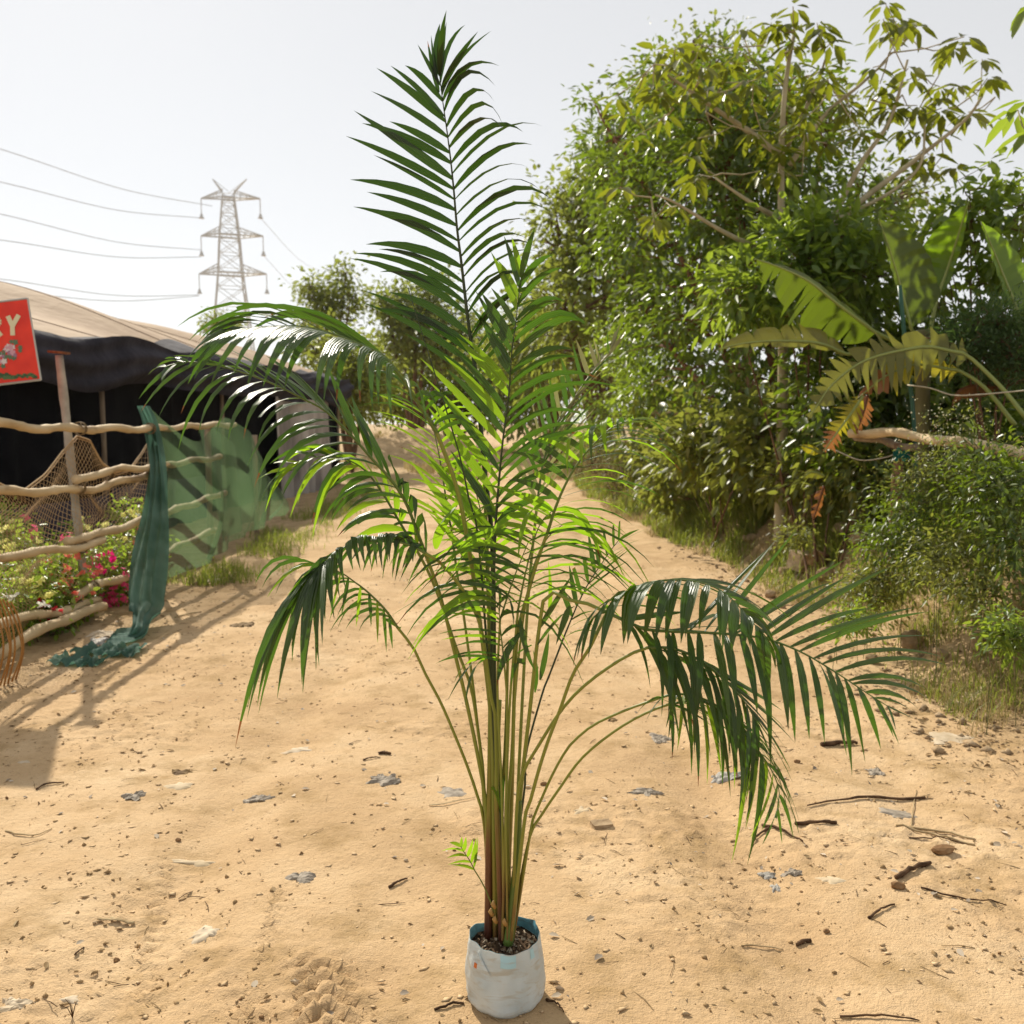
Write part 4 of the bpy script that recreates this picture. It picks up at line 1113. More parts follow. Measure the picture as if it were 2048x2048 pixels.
# ------------------------------------------------------------------ red sign
SY = 7.0
tr = at(54, 599, SY); br = at(80, 757, SY)
ey = (br - tr); hgt = ey.length; ey.normalize()
ex = Vector((ey.z, 0, -ey.x)); ex = unit(ex * (1 if ex.x > 0 else -1))     # towards the right along the top edge
nrmv = Vector((0, -1, 0))
SW = .95
sign = thing('red_sign', 'red board sign with cream letters RY and printed pink flowers, leaning', 'sign', tr)
def sp(u, v, d=0):
    """u metres left of the right edge, v down from the top, d towards the road"""
    return tr - ex * u + ey * v + nrmv * d
b_ = MB()
for q in (((0, 0), (SW, 0), (SW, hgt), (0, hgt)),):
    b_.poly([sp(u, v, .0) for u, v in q][::-1]); b_.poly([sp(u, v, -.02) for u, v in q])
    for i in range(4):
        a, c = q[i], q[(i + 1) % 4]
        b_.poly([sp(*a, 0), sp(*c, 0), sp(*c, -.02), sp(*a, -.02)])
b_.build('panel', noise_mat('red_sign_paint', [(.35, (.62, .020, .006)), (.65, (.76, .035, .010))], 6, .45, .4, .1, 40), sign, False)
M_FR = mat('grey_sign_frame', (.42, .41, .38), .5, .4)
for a, c in (((0, -.012), (0, hgt + .012)), ((-.0, -.008), (SW, -.008)), ((0, hgt + .008), (SW, hgt + .008))):
    b_ = MB(); b_.tube([sp(*a, -.008), sp(*c, -.008)], .009, 4); b_.build('frame_bar', M_FR, sign, False)
M_LET = mat('cream_sign_lettering', (.66, .60, .40), .6)
def stroke(b, a, c, w, d):
    a = Vector((a[0], a[1])); c = Vector((c[0], c[1]))
    t = (c - a).normalized(); n = Vector((-t.y, t.x)) * w / 2
    pts = [a + n, c + n, c - n, a - n]
    b.poly([sp(p.x, p.y, d) for p in pts])
    b.poly([sp(p.x, p.y, d - .003) for p in pts][::-1])
k = mpp(SY)
def L(px, py):
    """photograph point on the sign face -> u, v"""
    p = at(px, py, SY) - tr
    return (-p.dot(ex), p.dot(ey))
b_ = MB()
w = 9 * k
stroke(b_, L(16, 632), L(25, 652), w, .004); stroke(b_, L(38, 630), L(25, 653), w, .0046); stroke(b_, L(25, 649), L(26, 671), w, .0052)
b_.build('letter_Y', M_LET, sign, False).name = 'letter'
b_ = MB()
stroke(b_, L(-20, 634), L(-18, 674), w, .004)
arc = [L(-20 + 18 * math.sin(t) + 2, 644 - 10 * math.cos(t)) for t in np.linspace(0, PI, 9)]
for i in range(8):
    stroke(b_, arc[i], arc[i + 1], w * .9, .0046 + .0004 * (i % 2))
stroke(b_, L(-12, 653), L(3, 672), w, .0054)
b_.build('letter', M_LET, sign, False)
b_ = MB()
frng = random.Random(8)
for (cx, cy, rr) in ((25, 700, 21), (-6, 722, 22)):
    for i in range(26):
        a = frng.uniform(0, 2 * PI); q = rr * math.sqrt(frng.random()) * .85
        c = L(cx + q * math.cos(a), cy + q * math.sin(a)); s = frng.uniform(3.5, 6) * k
        mi = frng.choice([0, 0, 1, 2]) if q < rr * .7 else 3
        b_.poly([sp(c[0] + s * math.cos(t) * (1 + .25 * math.cos(5 * t)), c[1] + s * math.sin(t) * (1 + .25 * math.cos(5 * t)), .0018 + .00006 * i) for t in np.linspace(0, 2 * PI, 11)[:-1]], mi)
b_.build('printed_flowers', [mat('print_pink', (.55, .30, .36), .6), mat('print_white', (.62, .55, .55), .6), mat('print_mauve', (.32, .16, .24), .6), mat('print_leaf', (.10, .16, .09), .6)], sign, False)
b_ = MB()
for i in range(44):
    c = L(-60 + i * 3.2, 752 + frng.uniform(-4, 4) + (i * 3.2 - 60) * .0); s = frng.uniform(3, 6) * k
    if c[0] < .03: continue
    b_.poly([sp(c[0] + s * math.cos(t), min(hgt - .004, c[1] + .8 * s * math.sin(t)), .0018 + .00005 * i) for t in np.linspace(0, 2 * PI, 8)[:-1]], i % 2)
b_.build('printed_leaf_border', [mat('print_green', (.07, .14, .05), .6), mat('print_dark_green', (.04, .08, .035), .6)], sign, False)
for u in (.85,):
    b_ = MB(); b_.tube([sp(u, hgt * .9, -.05), Vector((sp(u, 0, 0).x - .1, SY + .05, -.1))], .028, 8); b_.build('support_pole', M_POLEDK, sign)
b_ = MB(); b_.tube([sp(.6, hgt * .05, -.05), sp(.6, hgt * .92, -.05)], .02, 6); b_.build('back_batten', M_POLEDK, sign)

# ------------------------------------------------------------------ pylon and its wires
PY = 170.0
M_STEEL = mat('hazed_galvanised_steel', (.50, .50, .49), .7, .3)  # pale grey: the fading by distant haze is put into the steel colour
cx = at(461, 560, PY).x
def pz(py):
    return at(461, py, PY).z
def hw(z):
    return float(np.interp(z, [0, pz(600), pz(548), pz(472), pz(398), pz(385)], [5.2, 2.6, 2.1, 1.7, 1.05, .95]))
pyl = thing('electricity_pylon', 'tall steel lattice pylon with three crossarms standing far off in the haze', 'pylon', (cx, PY, 0))
ca, sa = math.cos(.35), math.sin(.35)
def cor(k, z):
    w = hw(z); x, y = ((-w, -w), (w, -w), (w, w), (-w, w))[k % 4]
    return Vector((cx + x * ca - y * sa, PY + x * sa + y * ca, z))
zt = pz(385)
zs = [-.5]
z = 0
while z < zt - 1:
    z += max(1.7, hw(z) * 1.35)
    zs.append(min(z, zt))
for k in range(4):
    b_ = MB()
    b_.tube([cor(k, q) for q in zs], .14, 4); b_.build('tower_leg', M_STEEL, pyl, False)
b_ = MB()
for i in range(len(zs) - 1):
    for k in range(4):
        b_.tube([cor(k, zs[i]), cor(k + 1, zs[i + 1])], .065, 3, 0, False)
        b_.tube([cor(k + 1, zs[i]), cor(k, zs[i + 1])], .065, 3, 0, False)
        b_.tube([cor(k, zs[i + 1]), cor(k + 1, zs[i + 1])], .065, 3, 0, False)
b_.build('lattice_bracing', M_STEEL, pyl, False)
ENDS = []
for py, l, r_, rise in ((397, 402, 520, 15), (472, 402, 526, 15), (548, 398, 533, 17)):
    z = pz(py); zu = pz(py - rise)
    b_ = MB()
    L_ = Vector((at(l, py, PY).x, PY, z)); R_ = Vector((at(r_, py, PY).x, PY, z))
    for side, e in ((-1, L_), (1, R_)):
        ks = (0, 3) if side < 0 else (1, 2)
        for k in ks:
            b_.tube([cor(k, z), e], .15, 3, 0, False); b_.tube([cor(k, zu), e], .12, 3, 0, False)
            for q in (.25, .5, .75):
                b_.tube([cor(k, z).lerp(e, q), cor(k, zu).lerp(e, q)], .05, 3, 0, False)
                b_.tube([cor(k, z).lerp(e, q), cor(k, zu).lerp(e, q - .25)], .05, 3, 0, False)
        for q in (.25, .5, .75):
            b_.tube([cor(ks[0], z).lerp(e, q), cor(ks[1], z).lerp(e, q)], .05, 3, 0, False)
    b_.tube([cor(0, z), cor(1, z)], .18, 4); b_.tube([cor(3, z), cor(2, z)], .18, 4)
    b_.build('crossarm', M_STEEL, pyl, False)
    for e in (L_, R_):
        b_ = MB()
        low = e - Vector((0, 0, 3.5))
        b_.tube([e, low], .085, 4)
        b_.tube([low + Vector((0, 0, .8)), low + Vector((0, 0, .3)), low], [.2, .32, .5], 8)
        b_.build('insulator', M_STEEL, pyl, False)
        ENDS.append(low)
b_ = MB()
for px, s in ((425, -1), (493, 1)):
    e = Vector((at(px, 358, PY).x, PY, pz(358)))
    for k in ((0, 3) if s < 0 else (1, 2)):
        b_.tube([cor(k, zt), e], .11, 3, 0, False)
        b_.tube([cor(k, zt).lerp(cor(k + 1, zt), .5), e], .06, 3, 0, False)
b_.build('earth_wire_horns', M_STEEL, pyl, False)
M_WIRE = mat('power_line_wire', (.40, .40, .40), .6)  # lightened so the wires fade with distance; the haze is in the colour
wires = [((402, 436), (0, 362), -420, 92, 'upper'), ((402, 512), (0, 430), -420, 92, 'upper middle'), ((402, 516), (0, 478), -420, 92, 'lower middle'), ((398, 590), (0, 558), -420, 92, 'lowest'),
         ((424, 412), (0, 299), -420, 92, 'topmost')]
lefts = [((424, 412), (0, 298), 'topmost power line running left from the pylon above the tent'), ((402, 436), (0, 364), 'second highest power line left of the pylon'), ((402, 500), (0, 428), 'third power line down left of the pylon'),
         ((402, 514), (0, 480), 'fourth power line down left of the pylon, nearly level'), ((398, 590), (0, 558), 'lowest power line left of the pylon just above the tent roof'), ((398, 592), (0, 582), 'level power line close above the tent roof')]
for (a, c, lab) in lefts:
    A = at(a[0], a[1], PY); C = at(c[0], c[1], PY - 45); E = C + (C - A) * .4
    b_ = MB(); P = catmull([tuple(A), tuple((A + C) / 2 - Vector((0, 0, 1.1))), tuple(C), tuple(E)], 24); b_.tube(P, .06, 3, 0, False)
    tag(b_.build('power_line', M_WIRE), lab, 'power line', 'wires of the pylon')
for (a, c, lab) in (((521, 436), (650, 545), 'power line sloping down right from the top crossarm'), ((527, 511), (640, 600), 'power line sloping down right from the middle crossarm')):
    A = at(a[0], a[1], PY); C = at(c[0], c[1], PY + 90)
    b_ = MB(); P = catmull([tuple(A), tuple((A + C) / 2 - Vector((0, 0, 2))), tuple(C)], 20); b_.tube(P, .045, 3, 0, False)
    tag(b_.build('power_line', M_WIRE), lab, 'power line', 'wires of the pylon')
# ------------------------------------------------------------------ foliage builders
_UNIT = None
def unit_leaf(mm, wr):
    V, Fq = leaf_arrays(np.zeros((1, 3)), np.array([[1., 0, 0]]), np.array([[0, 0, 1.]]), np.ones(1), wr)
    return np_mesh('leaf', V, Fq, mm)
def scatter_leaves(ells, nclus, per, L, seed, shell=.5, cl_r=.22, droop=.35, wild=.55):
    """ells: (px, py, depth, half width px, half height px, half depth m) -> leaf positions in clumps"""
    g = np.random.default_rng(seed)
    E = [(np.array(at(a, b, Y)), np.array([rx * mpp(Y), ry, rz * mpp(Y)])) for a, b, Y, rx, rz, ry in ells]
    wt = np.array([e[1][0] * e[1][1] * e[1][2] for e in E]) ** .75
    wt /= wt.sum()
    idx = g.choice(len(E), nclus, p=wt)
    d = nrm(g.normal(size=(nclus, 3)))
    rad = g.random(nclus) ** shell
    C = np.array([E[i][0] for i in idx]) + d * rad[:, None] * np.array([E[i][1] for i in idx])
    sizes = g.uniform(.6, 1.4, nclus)
    n = (per * sizes).astype(int)
    rep = np.repeat(np.arange(nclus), n)
    off = np.clip(g.normal(size=(len(rep), 3)), -1.7, 1.7) * (cl_r * sizes[rep])[:, None] * np.array([1, 1, .75])
    P = C[rep] + off
    out = d[rep]
    D = nrm(off) * .6 + out * .55 + g.normal(size=P.shape) * wild - np.array([0, 0, droop])
    Nn = np.array([0, 0, 1.]) * .9 + g.normal(size=P.shape) * .5 + out * .3
    Ls = L * g.uniform(.6, 1.25, len(P))
    return C, P, D, Nn, Ls
def leaf_parts(parent, P, D, Nn, Ls, mm, wr, limit):
    """the nearest leaves as objects of their own sharing one mesh; gives back the mask of the rest"""
    if not limit:
        return np.ones(len(P), bool)
    key = P[:, 1] - Ls * 6
    order = np.argsort(key)[:limit]
    me = unit_leaf(mm, wr)
    off = Vector((0, 0, 0)); p = parent
    while p is not None:
        off += Vector(p.location); p = p.parent
    for i in order:
        d = unit(D[i]); s = unit(d.cross(Vector(Nn[i]))); n = s.cross(d)
        o = bpy.data.objects.new('leaf', me)
        COL.objects.link(o)
        o.parent = parent
        M = Matrix((d, -s, n)).transposed().to_4x4() @ Matrix.Scale(float(Ls[i]), 4)
        M.translation = Vector(P[i]) - off
        o.matrix_local = M
    m = np.ones(len(P), bool); m[order] = False
    return m
def stems_and_twigs(stems, C, r0, seed, twig_r=.006, share=1.0):
    """stems: lists of points; each clump is joined to the nearest stem by a twig"""
    b = MB(); rr = random.Random(seed)
    pts = []
    for k, st in enumerate(stems):
        n = 16
        P = catmull([tuple(p) for p in st], n)
        for i in range(1, n - 1):
            P[i] += np.array([rr.gauss(0, .3), rr.gauss(0, .3), 0]) * min(.05, r0)
        b.tube(P, list(np.linspace(r0 * (1 if k == 0 else .75), r0 * .25, n)), 7)
        pts += [Vector(p) for p in P[3:]]
    tw = MB()
    for c in C:
        if rr.random() > share:
            continue
        c = Vector(c)
        best = min(pts, key=lambda p: (p - c).length + max(0, p.z - c.z) * 2)
        mid = (best + c) / 2 + Vector((rr.gauss(0, .08), rr.gauss(0, .08), .06 * (c - best).length))
        tw.tube([best, mid, c], [twig_r * 1.8, twig_r * 1.2, twig_r * .5], 4, 0, False)
    return b, tw
def plant(name, label, cat, ells, base, stems, nclus, per, L, mm, bark, wr=.42, r0=.04, seed=1, shell=.5, cl_r=.22, droop=.35, limit=0, group=None, twig_r=.006, share=1.0, wild=.55, crown='crown', stem='stem'):
    o = thing(name, label, cat, base, group)
    C, P, D, Nn, Ls = scatter_leaves(ells, nclus, per, L, seed, shell, cl_r, droop, wild)
    gz = height(P[:, 0], P[:, 1])
    keep = P[:, 2] > gz + .01
    P, D, Nn, Ls = P[keep], D[keep], Nn[keep], Ls[keep]
    if stems:
        b, tw = stems_and_twigs(stems, C, r0, seed, twig_r, share)
        b.build(stem, bark, o)
        tw.build('twigs', bark, o)['kind'] = 'stuff'
    m = leaf_parts(o, P, D, Nn, Ls, mm, wr, limit)
    V, Fq = leaf_arrays(P[m], D[m], Nn[m], Ls[m], wr)
    c = link(crown, np_mesh(crown, V, Fq, mm), o)
    if limit:
        c['kind'] = 'stuff'
    return o

M_BARK = noise_mat('brown_bark', [(.35, (.10, .055, .03)), (.65, (.20, .12, .07))], 9, .9, .15, .7, 40, (1, 1, .3))
M_BARKP = noise_mat('pale_smooth_bark', [(.35, (.30, .25, .15)), (.65, (.44, .38, .25))], 7, .8, .2, .4, 40, (1, 1, .3))
M_BARKR = noise_mat('red_brown_stem_bark', [(.35, (.13, .055, .028)), (.65, (.22, .10, .05))], 9, .85, .2, .5, 40, (1, 1, .3))
M_L1 = leaf_mat('glossy_dark_leaf', [(0, (.038, .070, .010)), (.6, (.065, .10, .014)), (1, (.14, .16, .03))], (.30, .44, .02), .38, .6, .36)
M_L2 = leaf_mat('broad_olive_leaf', [(0, (.055, .075, .010)), (.7, (.085, .105, .014)), (1, (.13, .14, .02))], (.36, .40, .02), .42, .5, .45)
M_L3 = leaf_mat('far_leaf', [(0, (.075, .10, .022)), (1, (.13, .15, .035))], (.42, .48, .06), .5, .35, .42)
M_L4 = leaf_mat('bright_shrub_leaf', [(0, (.06, .11, .02)), (.7, (.09, .15, .03)), (1, (.14, .19, .05))], (.44, .58, .04), .42, .5, .46)
M_L5 = leaf_mat('undergrowth_leaf', [(0, (.065, .088, .018)), (.8, (.11, .135, .03)), (1, (.22, .20, .06))], (.42, .46, .06), .42, .5, .44)
M_L6 = leaf_mat('lime_garden_leaf', [(0, (.10, .19, .02)), (.7, (.17, .27, .03)), (1, (.32, .36, .06))], (.50, .68, .06), .4, .5, .45)
M_L7 = leaf_mat('needle_leaf', [(0, (.03, .06, .018)), (1, (.06, .10, .03))], (.16, .28, .05), .5, .35, .3)
M_L8 = leaf_mat('dry_brush_leaf', [(0, (.16, .12, .045)), (.6, (.22, .17, .07)), (1, (.12, .14, .04))], (.36, .30, .10), .6, .25, .35)

def zb(x, y):
    return hz(x, y)
def foot(px, Y):
    """point on the ground in the photograph's column px at depth Y"""
    p = at(px, 900, Y)
    return Vector((p.x, Y, hz(p.x, Y)))

# ------------------------------------------------------------------ trees
b0 = foot(1580, 11.6)
plant('dense_tree', 'big dense dark leaved tree with red brown stems on the right bank', 'tree',
      [(1320, 420, 14, 150, 210, 1.3), (1500, 340, 12.0, 180, 200, 1.5), (1680, 490, 11.8, 120, 170, 1.2), (1355, 660, 14.5, 125, 190, 1.2), (1500, 620, 11.7, 190, 240, 1.3), (1225, 320, 16, 65, 110, .9), (1385, 190, 12, 110, 90, .9), (1180, 205, 15, 22, 22, .3)],
      b0, [[b0, at(1560, 800, 11.6), at(1490, 480, 11.7), at(1400, 190, 12)], [b0, at(1500, 820, 12), at(1400, 600, 13), at(1290, 380, 14.5), at(1200, 230, 15)], [b0, at(1600, 760, 11.6), at(1650, 560, 11.6), at(1720, 380, 11.8)],
           [b0, at(1480, 860, 12), at(1360, 720, 13.5), at(1270, 600, 14.5)], [b0, at(1540, 700, 11.8), at(1560, 380, 12), at(1580, 170, 12)]],
      460, 44, .135, M_L1, M_BARKR, .40, .075, 21, .42, .20, .25, 300, None, .008, crown='foliage', stem='trunk')

# pale barked tree with whorls of broad leaves
def whorl_tree(name, label, limbs, whorls, Yt, L, seed, mm, bark, limit, trunk_r=.07, group=None, per=7):
    g = np.random.default_rng(seed)
    base = Vector(limbs[0][0][0]); base.z = hz(base.x, base.y)
    o = thing(name, label, 'tree', base, group)
    for k, (pts, r0, r1) in enumerate(limbs):
        b = MB()
        P = catmull([tuple(p) for p in pts], 22)
        b.tube(P, list(np.linspace(r0, r1, 22)), 8)
        b.build('trunk' if k == 0 else 'branch', bark, o)
    P = []; D = []; N = []; Ls = []
    st = MB()
    for (px, py, Y, n) in whorls:
        c0 = np.array(at(px, py, Y))
        for w in range(n):
            c = c0 + g.normal(size=3) * np.array([.20, .20, .16]) * (n > 1)
            if n > 1:
                st.tube([c0, (c0 + c) / 2 + np.array([0, 0, -.03]), c], [.008, .006, .005], 4, 0, False)
            a0 = g.uniform(0, 2 * PI)
            m = per + int(g.integers(-1, 2))
            for i in range(m):
                a = a0 + 2 * PI * i / m + g.normal() * .15
                el = g.normal(-.25, .25)
                d = np.array([math.cos(a) * math.cos(el), math.sin(a) * math.cos(el), math.sin(el)])
                P.append(c + d * .05); D.append(d - np.array([0, 0, .25])); N.append(np.array([0, 0, 1.]) + .3 * g.normal(size=3)); Ls.append(L * g.uniform(.75, 1.2))
    st.build('leaf_stalks', bark, o)['kind'] = 'stuff'
    P, D, N, Ls = map(np.array, (P, D, N, Ls))
    m = leaf_parts(o, P, D, N, Ls, mm, .36, limit)
    if m.any():
        V, Fq = leaf_arrays(P[m], D[m], N[m], Ls[m], .36)
        link('foliage', np_mesh('foliage', V, Fq, mm), o)['kind'] = 'stuff'
    return o
YT = 9.9
tb = foot(1566, YT)
wr_ = random.Random(4)
limbs = [([tb, at(1566, 700, YT), at(1563, 480, YT), at(1563, 300, YT), at(1572, 160, YT), at(1588, 70, YT)], .075, .02),
         ([at(1563, 312, YT), at(1500, 265, YT), at(1420, 210, YT - .1), at(1335, 150, YT - .2)], .04, .012),
         ([at(1564, 440, YT), at(1510, 410, YT - .2), at(1450, 370, YT - .3), at(1430, 355, YT - .3)], .03, .01),
         ([at(1566, 520, YT), at(1450, 465, YT - .4), at(1350, 405, YT - .5), at(1310, 390, YT - .5)], .035, .01),
         ([at(1575, 290, YT), at(1610, 220, YT + .1), at(1640, 150, YT + .1), at(1650, 120, YT)], .03, .01),
         ([at(1566, 560, YT), at(1640, 480, YT - .1), at(1720, 330, YT - .2), at(1780, 240, YT - .2), at(1815, 120, YT - .2)], .04, .012),
         ([at(1566, 580, YT), at(1690, 430, YT - .2), at(1830, 320, YT - .3), at(1930, 240, YT - .4), at(1962, 195, YT - .4)], .045, .012),
         ([at(1690, 430, YT - .2), at(1780, 385, YT - .3), at(1840, 330, YT - .35), at(1850, 250, YT - .35)], .02, .01),
         ([at(1580, 330, YT), at(1650, 230, YT), at(1720, 170, YT - .1), at(1775, 120, YT - .1)], .03, .01)]
whorls = []
for px, py, n in ((1588, 62, 3), (1640, 90, 3), (1560, 110, 3), (1530, 95, 2), (1610, 150, 3), (1650, 170, 3), (1340, 145, 3), (1300, 130, 3), (1390, 175, 3), (1440, 190, 3), (1490, 165, 3), (1510, 210, 3), (1560, 200, 3), (1420, 230, 3), (1480, 250, 2), (1690, 190, 3), (1340, 215, 3),
                   (1280, 155, 2), (1500, 120, 3), (1380, 130, 3), (1450, 340, 2), (1560, 300, 1), (1600, 350, 2), (1440, 350, 2), (1330, 400, 2), (1300, 385, 3), (1580, 275, 2),
                   (1815, 70, 3), (1790, 100, 3), (1845, 95, 2), (1810, 135, 2), (1835, 150, 2), (1770, 115, 2), (1810, 190, 2), (1845, 195, 2), (1780, 215, 1), (1825, 230, 2),
                   (1960, 180, 3), (1985, 190, 2), (1945, 190, 2), (1850, 290, 2), (1885, 310, 2), (1835, 270, 1), (1905, 335, 1), (1740, 190, 2)):
    whorls.append((px + wr_.gauss(0, 6), py + wr_.gauss(0, 5), YT - .15 + wr_.gauss(0, .25), n))
whorl_tree('whorled_leaf_tree', 'slim pale barked tree with drooping whorls of broad leaves on long bare branches', limbs, whorls, YT, .205, 31, M_L2, M_BARKP, 300)
# tree outside the frame on the right, its leaves hanging into the corner
YC = 6.2
cb = Vector((4.9, YC + .2, hz(4.9, YC + .2)))
limbs = [([cb, cb + Vector((.1, 0, 2.0)), at(2190, 60, YC), at(2200, -150, YC)], .08, .03), ([at(2190, 60, YC), at(2120, 120, YC), at(2060, 180, YC)], .03, .01), ([at(2200, -100, YC), at(2110, -40, YC), at(2065, -8, YC)], .03, .01)]
whorl_tree('corner_tree', 'tree leaning in at the right edge with only a few hanging leaves in the frame', limbs, [(2062, 200, YC, 1), (2058, 225, YC, 2), (2055, 265, YC, 2), (2066, 5, YC, 1), (2140, 60, YC, 3), (2190, -100, YC, 4)], YC, .21, 32, M_L4, M_BARKP, 120, .08)

# trees further off
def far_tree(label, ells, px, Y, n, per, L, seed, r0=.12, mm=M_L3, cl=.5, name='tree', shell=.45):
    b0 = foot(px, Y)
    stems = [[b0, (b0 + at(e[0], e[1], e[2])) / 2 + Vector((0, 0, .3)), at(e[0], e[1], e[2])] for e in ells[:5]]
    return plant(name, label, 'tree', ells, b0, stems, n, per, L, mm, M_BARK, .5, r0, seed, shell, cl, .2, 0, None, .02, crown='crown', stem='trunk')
far_tree('tall hazy tree rising behind the left edge of the dense dark tree', [(1165, 440, 24, 80, 110, 2.0), (1220, 330, 24, 70, 70, 1.8), (1120, 500, 24, 55, 90, 1.8), (1255, 520, 24, 110, 180, 2.4), (1130, 640, 23, 85, 100, 2.0)], 1200, 24, 330, 26, .20, 41, .16, cl=.36)
far_tree('feathery tree top showing above the dense dark tree', [(1400, 120, 19, 50, 40, 1.2), (1440, 150, 19, 70, 60, 1.4), (1330, 190, 19, 70, 60, 1.4), (1660, 260, 19, 60, 60, 1.6), (1790, 400, 19, 50, 40, 1.2), (1825, 380, 19, 25, 25, .6), (1500, 260, 19, 150, 120, 2)], 1520, 19, 260, 24, .13, 42, .15, cl=.34)
far_tree('dark green tree standing behind the right side of the palm', [(1090, 640, 34, 75, 70, 2.6), (1030, 690, 36, 80, 55, 2.6), (1120, 720, 33, 90, 70, 2.6), (1190, 700, 30, 70, 90, 2.4)], 1110, 34, 240, 26, .26, 43, .18, cl=.5)
far_tree('rounded tree in the middle distance left of the tall frond', [(830, 620, 46, 60, 55, 2.6), (770, 600, 46, 34, 22, 1.8), (860, 590, 46, 40, 34, 2), (800, 680, 46, 70, 50, 3), (900, 680, 45, 70, 60, 3)], 830, 46, 260, 24, .3, 44, .18, cl=.5, shell=.55)
far_tree('thin tree with two loose tufts above the tent', [(625, 580, 44, 30, 24, 1.4), (690, 552, 44, 24, 26, 1.2), (655, 600, 44, 34, 26, 1.4), (700, 600, 44, 26, 24, 1.2), (640, 640, 44, 50, 30, 1.8)], 660, 44, 120, 20, .26, 45, .12, cl=.36, shell=.6)
far_tree('dark bushy tree beside the far end of the tent', [(700, 740, 30, 60, 60, 1.8), (650, 700, 32, 50, 40, 1.8), (745, 760, 31, 45, 45, 1.5), (690, 800, 30, 40, 30, 1.2)], 700, 30, 170, 24, .22, 46, .14, cl=.4)
far_tree('low broad tree across the end of the track', [(800, 745, 52, 90, 40, 4), (900, 750, 52, 90, 45, 4), (990, 760, 50, 80, 45, 4), (1060, 770, 46, 60, 50, 3), (760, 805, 52, 80, 26, 3), (850, 808, 52, 90, 24, 3), (950, 815, 52, 90, 24, 3), (1050, 825, 46, 70, 24, 3)], 890, 52, 420, 24, .34, 47, .16, cl=.6)
far_tree('small round treetop peeping over the tent roof at the foot of the pylon', [(440, 650, 60, 26, 18, 1.2)], 440, 60, 30, 18, .3, 48, .1, cl=.4)

# ------------------------------------------------------------------ shrubs on the right bank
def shrub(label, ells, px, Y, n, per, L, mm, seed, bark=M_BARK, wr=.42, limit=0, cl=.16, droop=.3, name='shrub', cat='shrub', r0=.02, nst=5, group=None, shell=.5, wild=.55, twig_r=.004):
    b0 = foot(px, Y)
    stems = []
    for i, e in enumerate((ells * 5)[:nst]):
        q = at(e[0] + (i * 37 % 60) - 30, e[1], e[2])
        s0 = b0 + Vector((.12 * math.sin(i * 2.1), .1 * math.cos(i * 1.7), -.05))
        stems.append([s0, s0.lerp(q, .5) + Vector((0, 0, .08)), q])
    return plant(name, label, cat, ells, b0, stems, n, per, L, mm, bark, wr, r0, seed, shell, cl, droop, limit, group, twig_r, crown='foliage', stem='stem', wild=wild)
shrub('bright leafy shrub growing at the foot of the pale barked trunk', [(1650, 480, 9.4, 110, 60, .5), (1560, 560, 9.3, 100, 80, .5), (1480, 600, 9.3, 60, 60, .4), (1720, 560, 9.4, 80, 80, .4)], 1620, 9.4, 130, 24, .16, M_L4, 51, limit=200, wr=.36)
shrub('lower shrub with large pale lit leaves beside the track', [(1430, 890, 11.6, 115, 110, .6), (1360, 935, 13.2, 90, 70, .6), (1530, 880, 10.4, 90, 130, .55), (1300, 880, 15.5, 60, 100, .7)], 1440, 11.6, 190, 24, .15, M_L5, 52, limit=250, wr=.5)
shrub('yellow green shrub at the left edge of the bank thicket', [(1250, 700, 18, 70, 70, 1), (1300, 780, 16, 90, 80, 1), (1220, 820, 20, 50, 60, .9)], 1270, 17.5, 150, 26, .12, M_L4, 53)
shrub('dark shrub filling the thicket behind the banana leaves', [(1780, 720, 9.4, 130, 130, .6), (1900, 760, 8.9, 130, 150, .6), (1680, 800, 9.3, 120, 150, .6), (2040, 760, 8.6, 100, 200, .6), (1800, 900, 8.7, 140, 80, .5), (1960, 880, 8.0, 110, 110, .5)], 1830, 9.2, 300, 26, .14, M_L1, 54)
shrub('tall leafy shrub against the sky at the right edge', [(1960, 400, 8.6, 60, 80, .5), (2040, 420, 8.4, 60, 110, .5), (1900, 460, 8.7, 50, 60, .4), (2010, 540, 8.5, 90, 90, .5), (1860, 560, 8.8, 60, 60, .4)], 1980, 8.7, 75, 16, .135, M_L4, 55, r0=.016, nst=11, shell=.75, wr=.46, limit=150, cl=.12)
shrub('feathery dark juniper bush in front of the thicket', [(1985, 650, 7.2, 75, 45, .35), (1930, 690, 7.2, 50, 40, .3), (2040, 720, 7.1, 50, 60, .3)], 1985, 7.2, 130, 60, .055, M_L7, 56, wr=.2, cl=.085, droop=-.2)
shrub('sprawling dark creeper under the pole rail', [(1650, 950, 9.2, 70, 45, .4), (1740, 940, 8.6, 60, 50, .35), (1580, 950, 9.8, 50, 40, .3)], 1650, 8.4, 90, 22, .10, M_L5, 57)
shrub('brownish dry brush low on the far bank', [(1240, 950, 18.5, 55, 45, .8), (1310, 975, 16, 70, 45, .7), (1190, 925, 22, 40, 40, .8)], 1250, 18, 130, 26, .07, M_L8, 58, wr=.3, cl=.14)
shrub('pale green bush by the far right of the track', [(1150, 890, 27, 45, 50, 1), (1115, 870, 32, 36, 40, 1), (1200, 870, 23, 45, 50, .9)], 1160, 26, 110, 24, .11, M_L4, 59, wr=.35)
M_WSTEM = mat('weed_stem', (.10, .11, .03), .7)
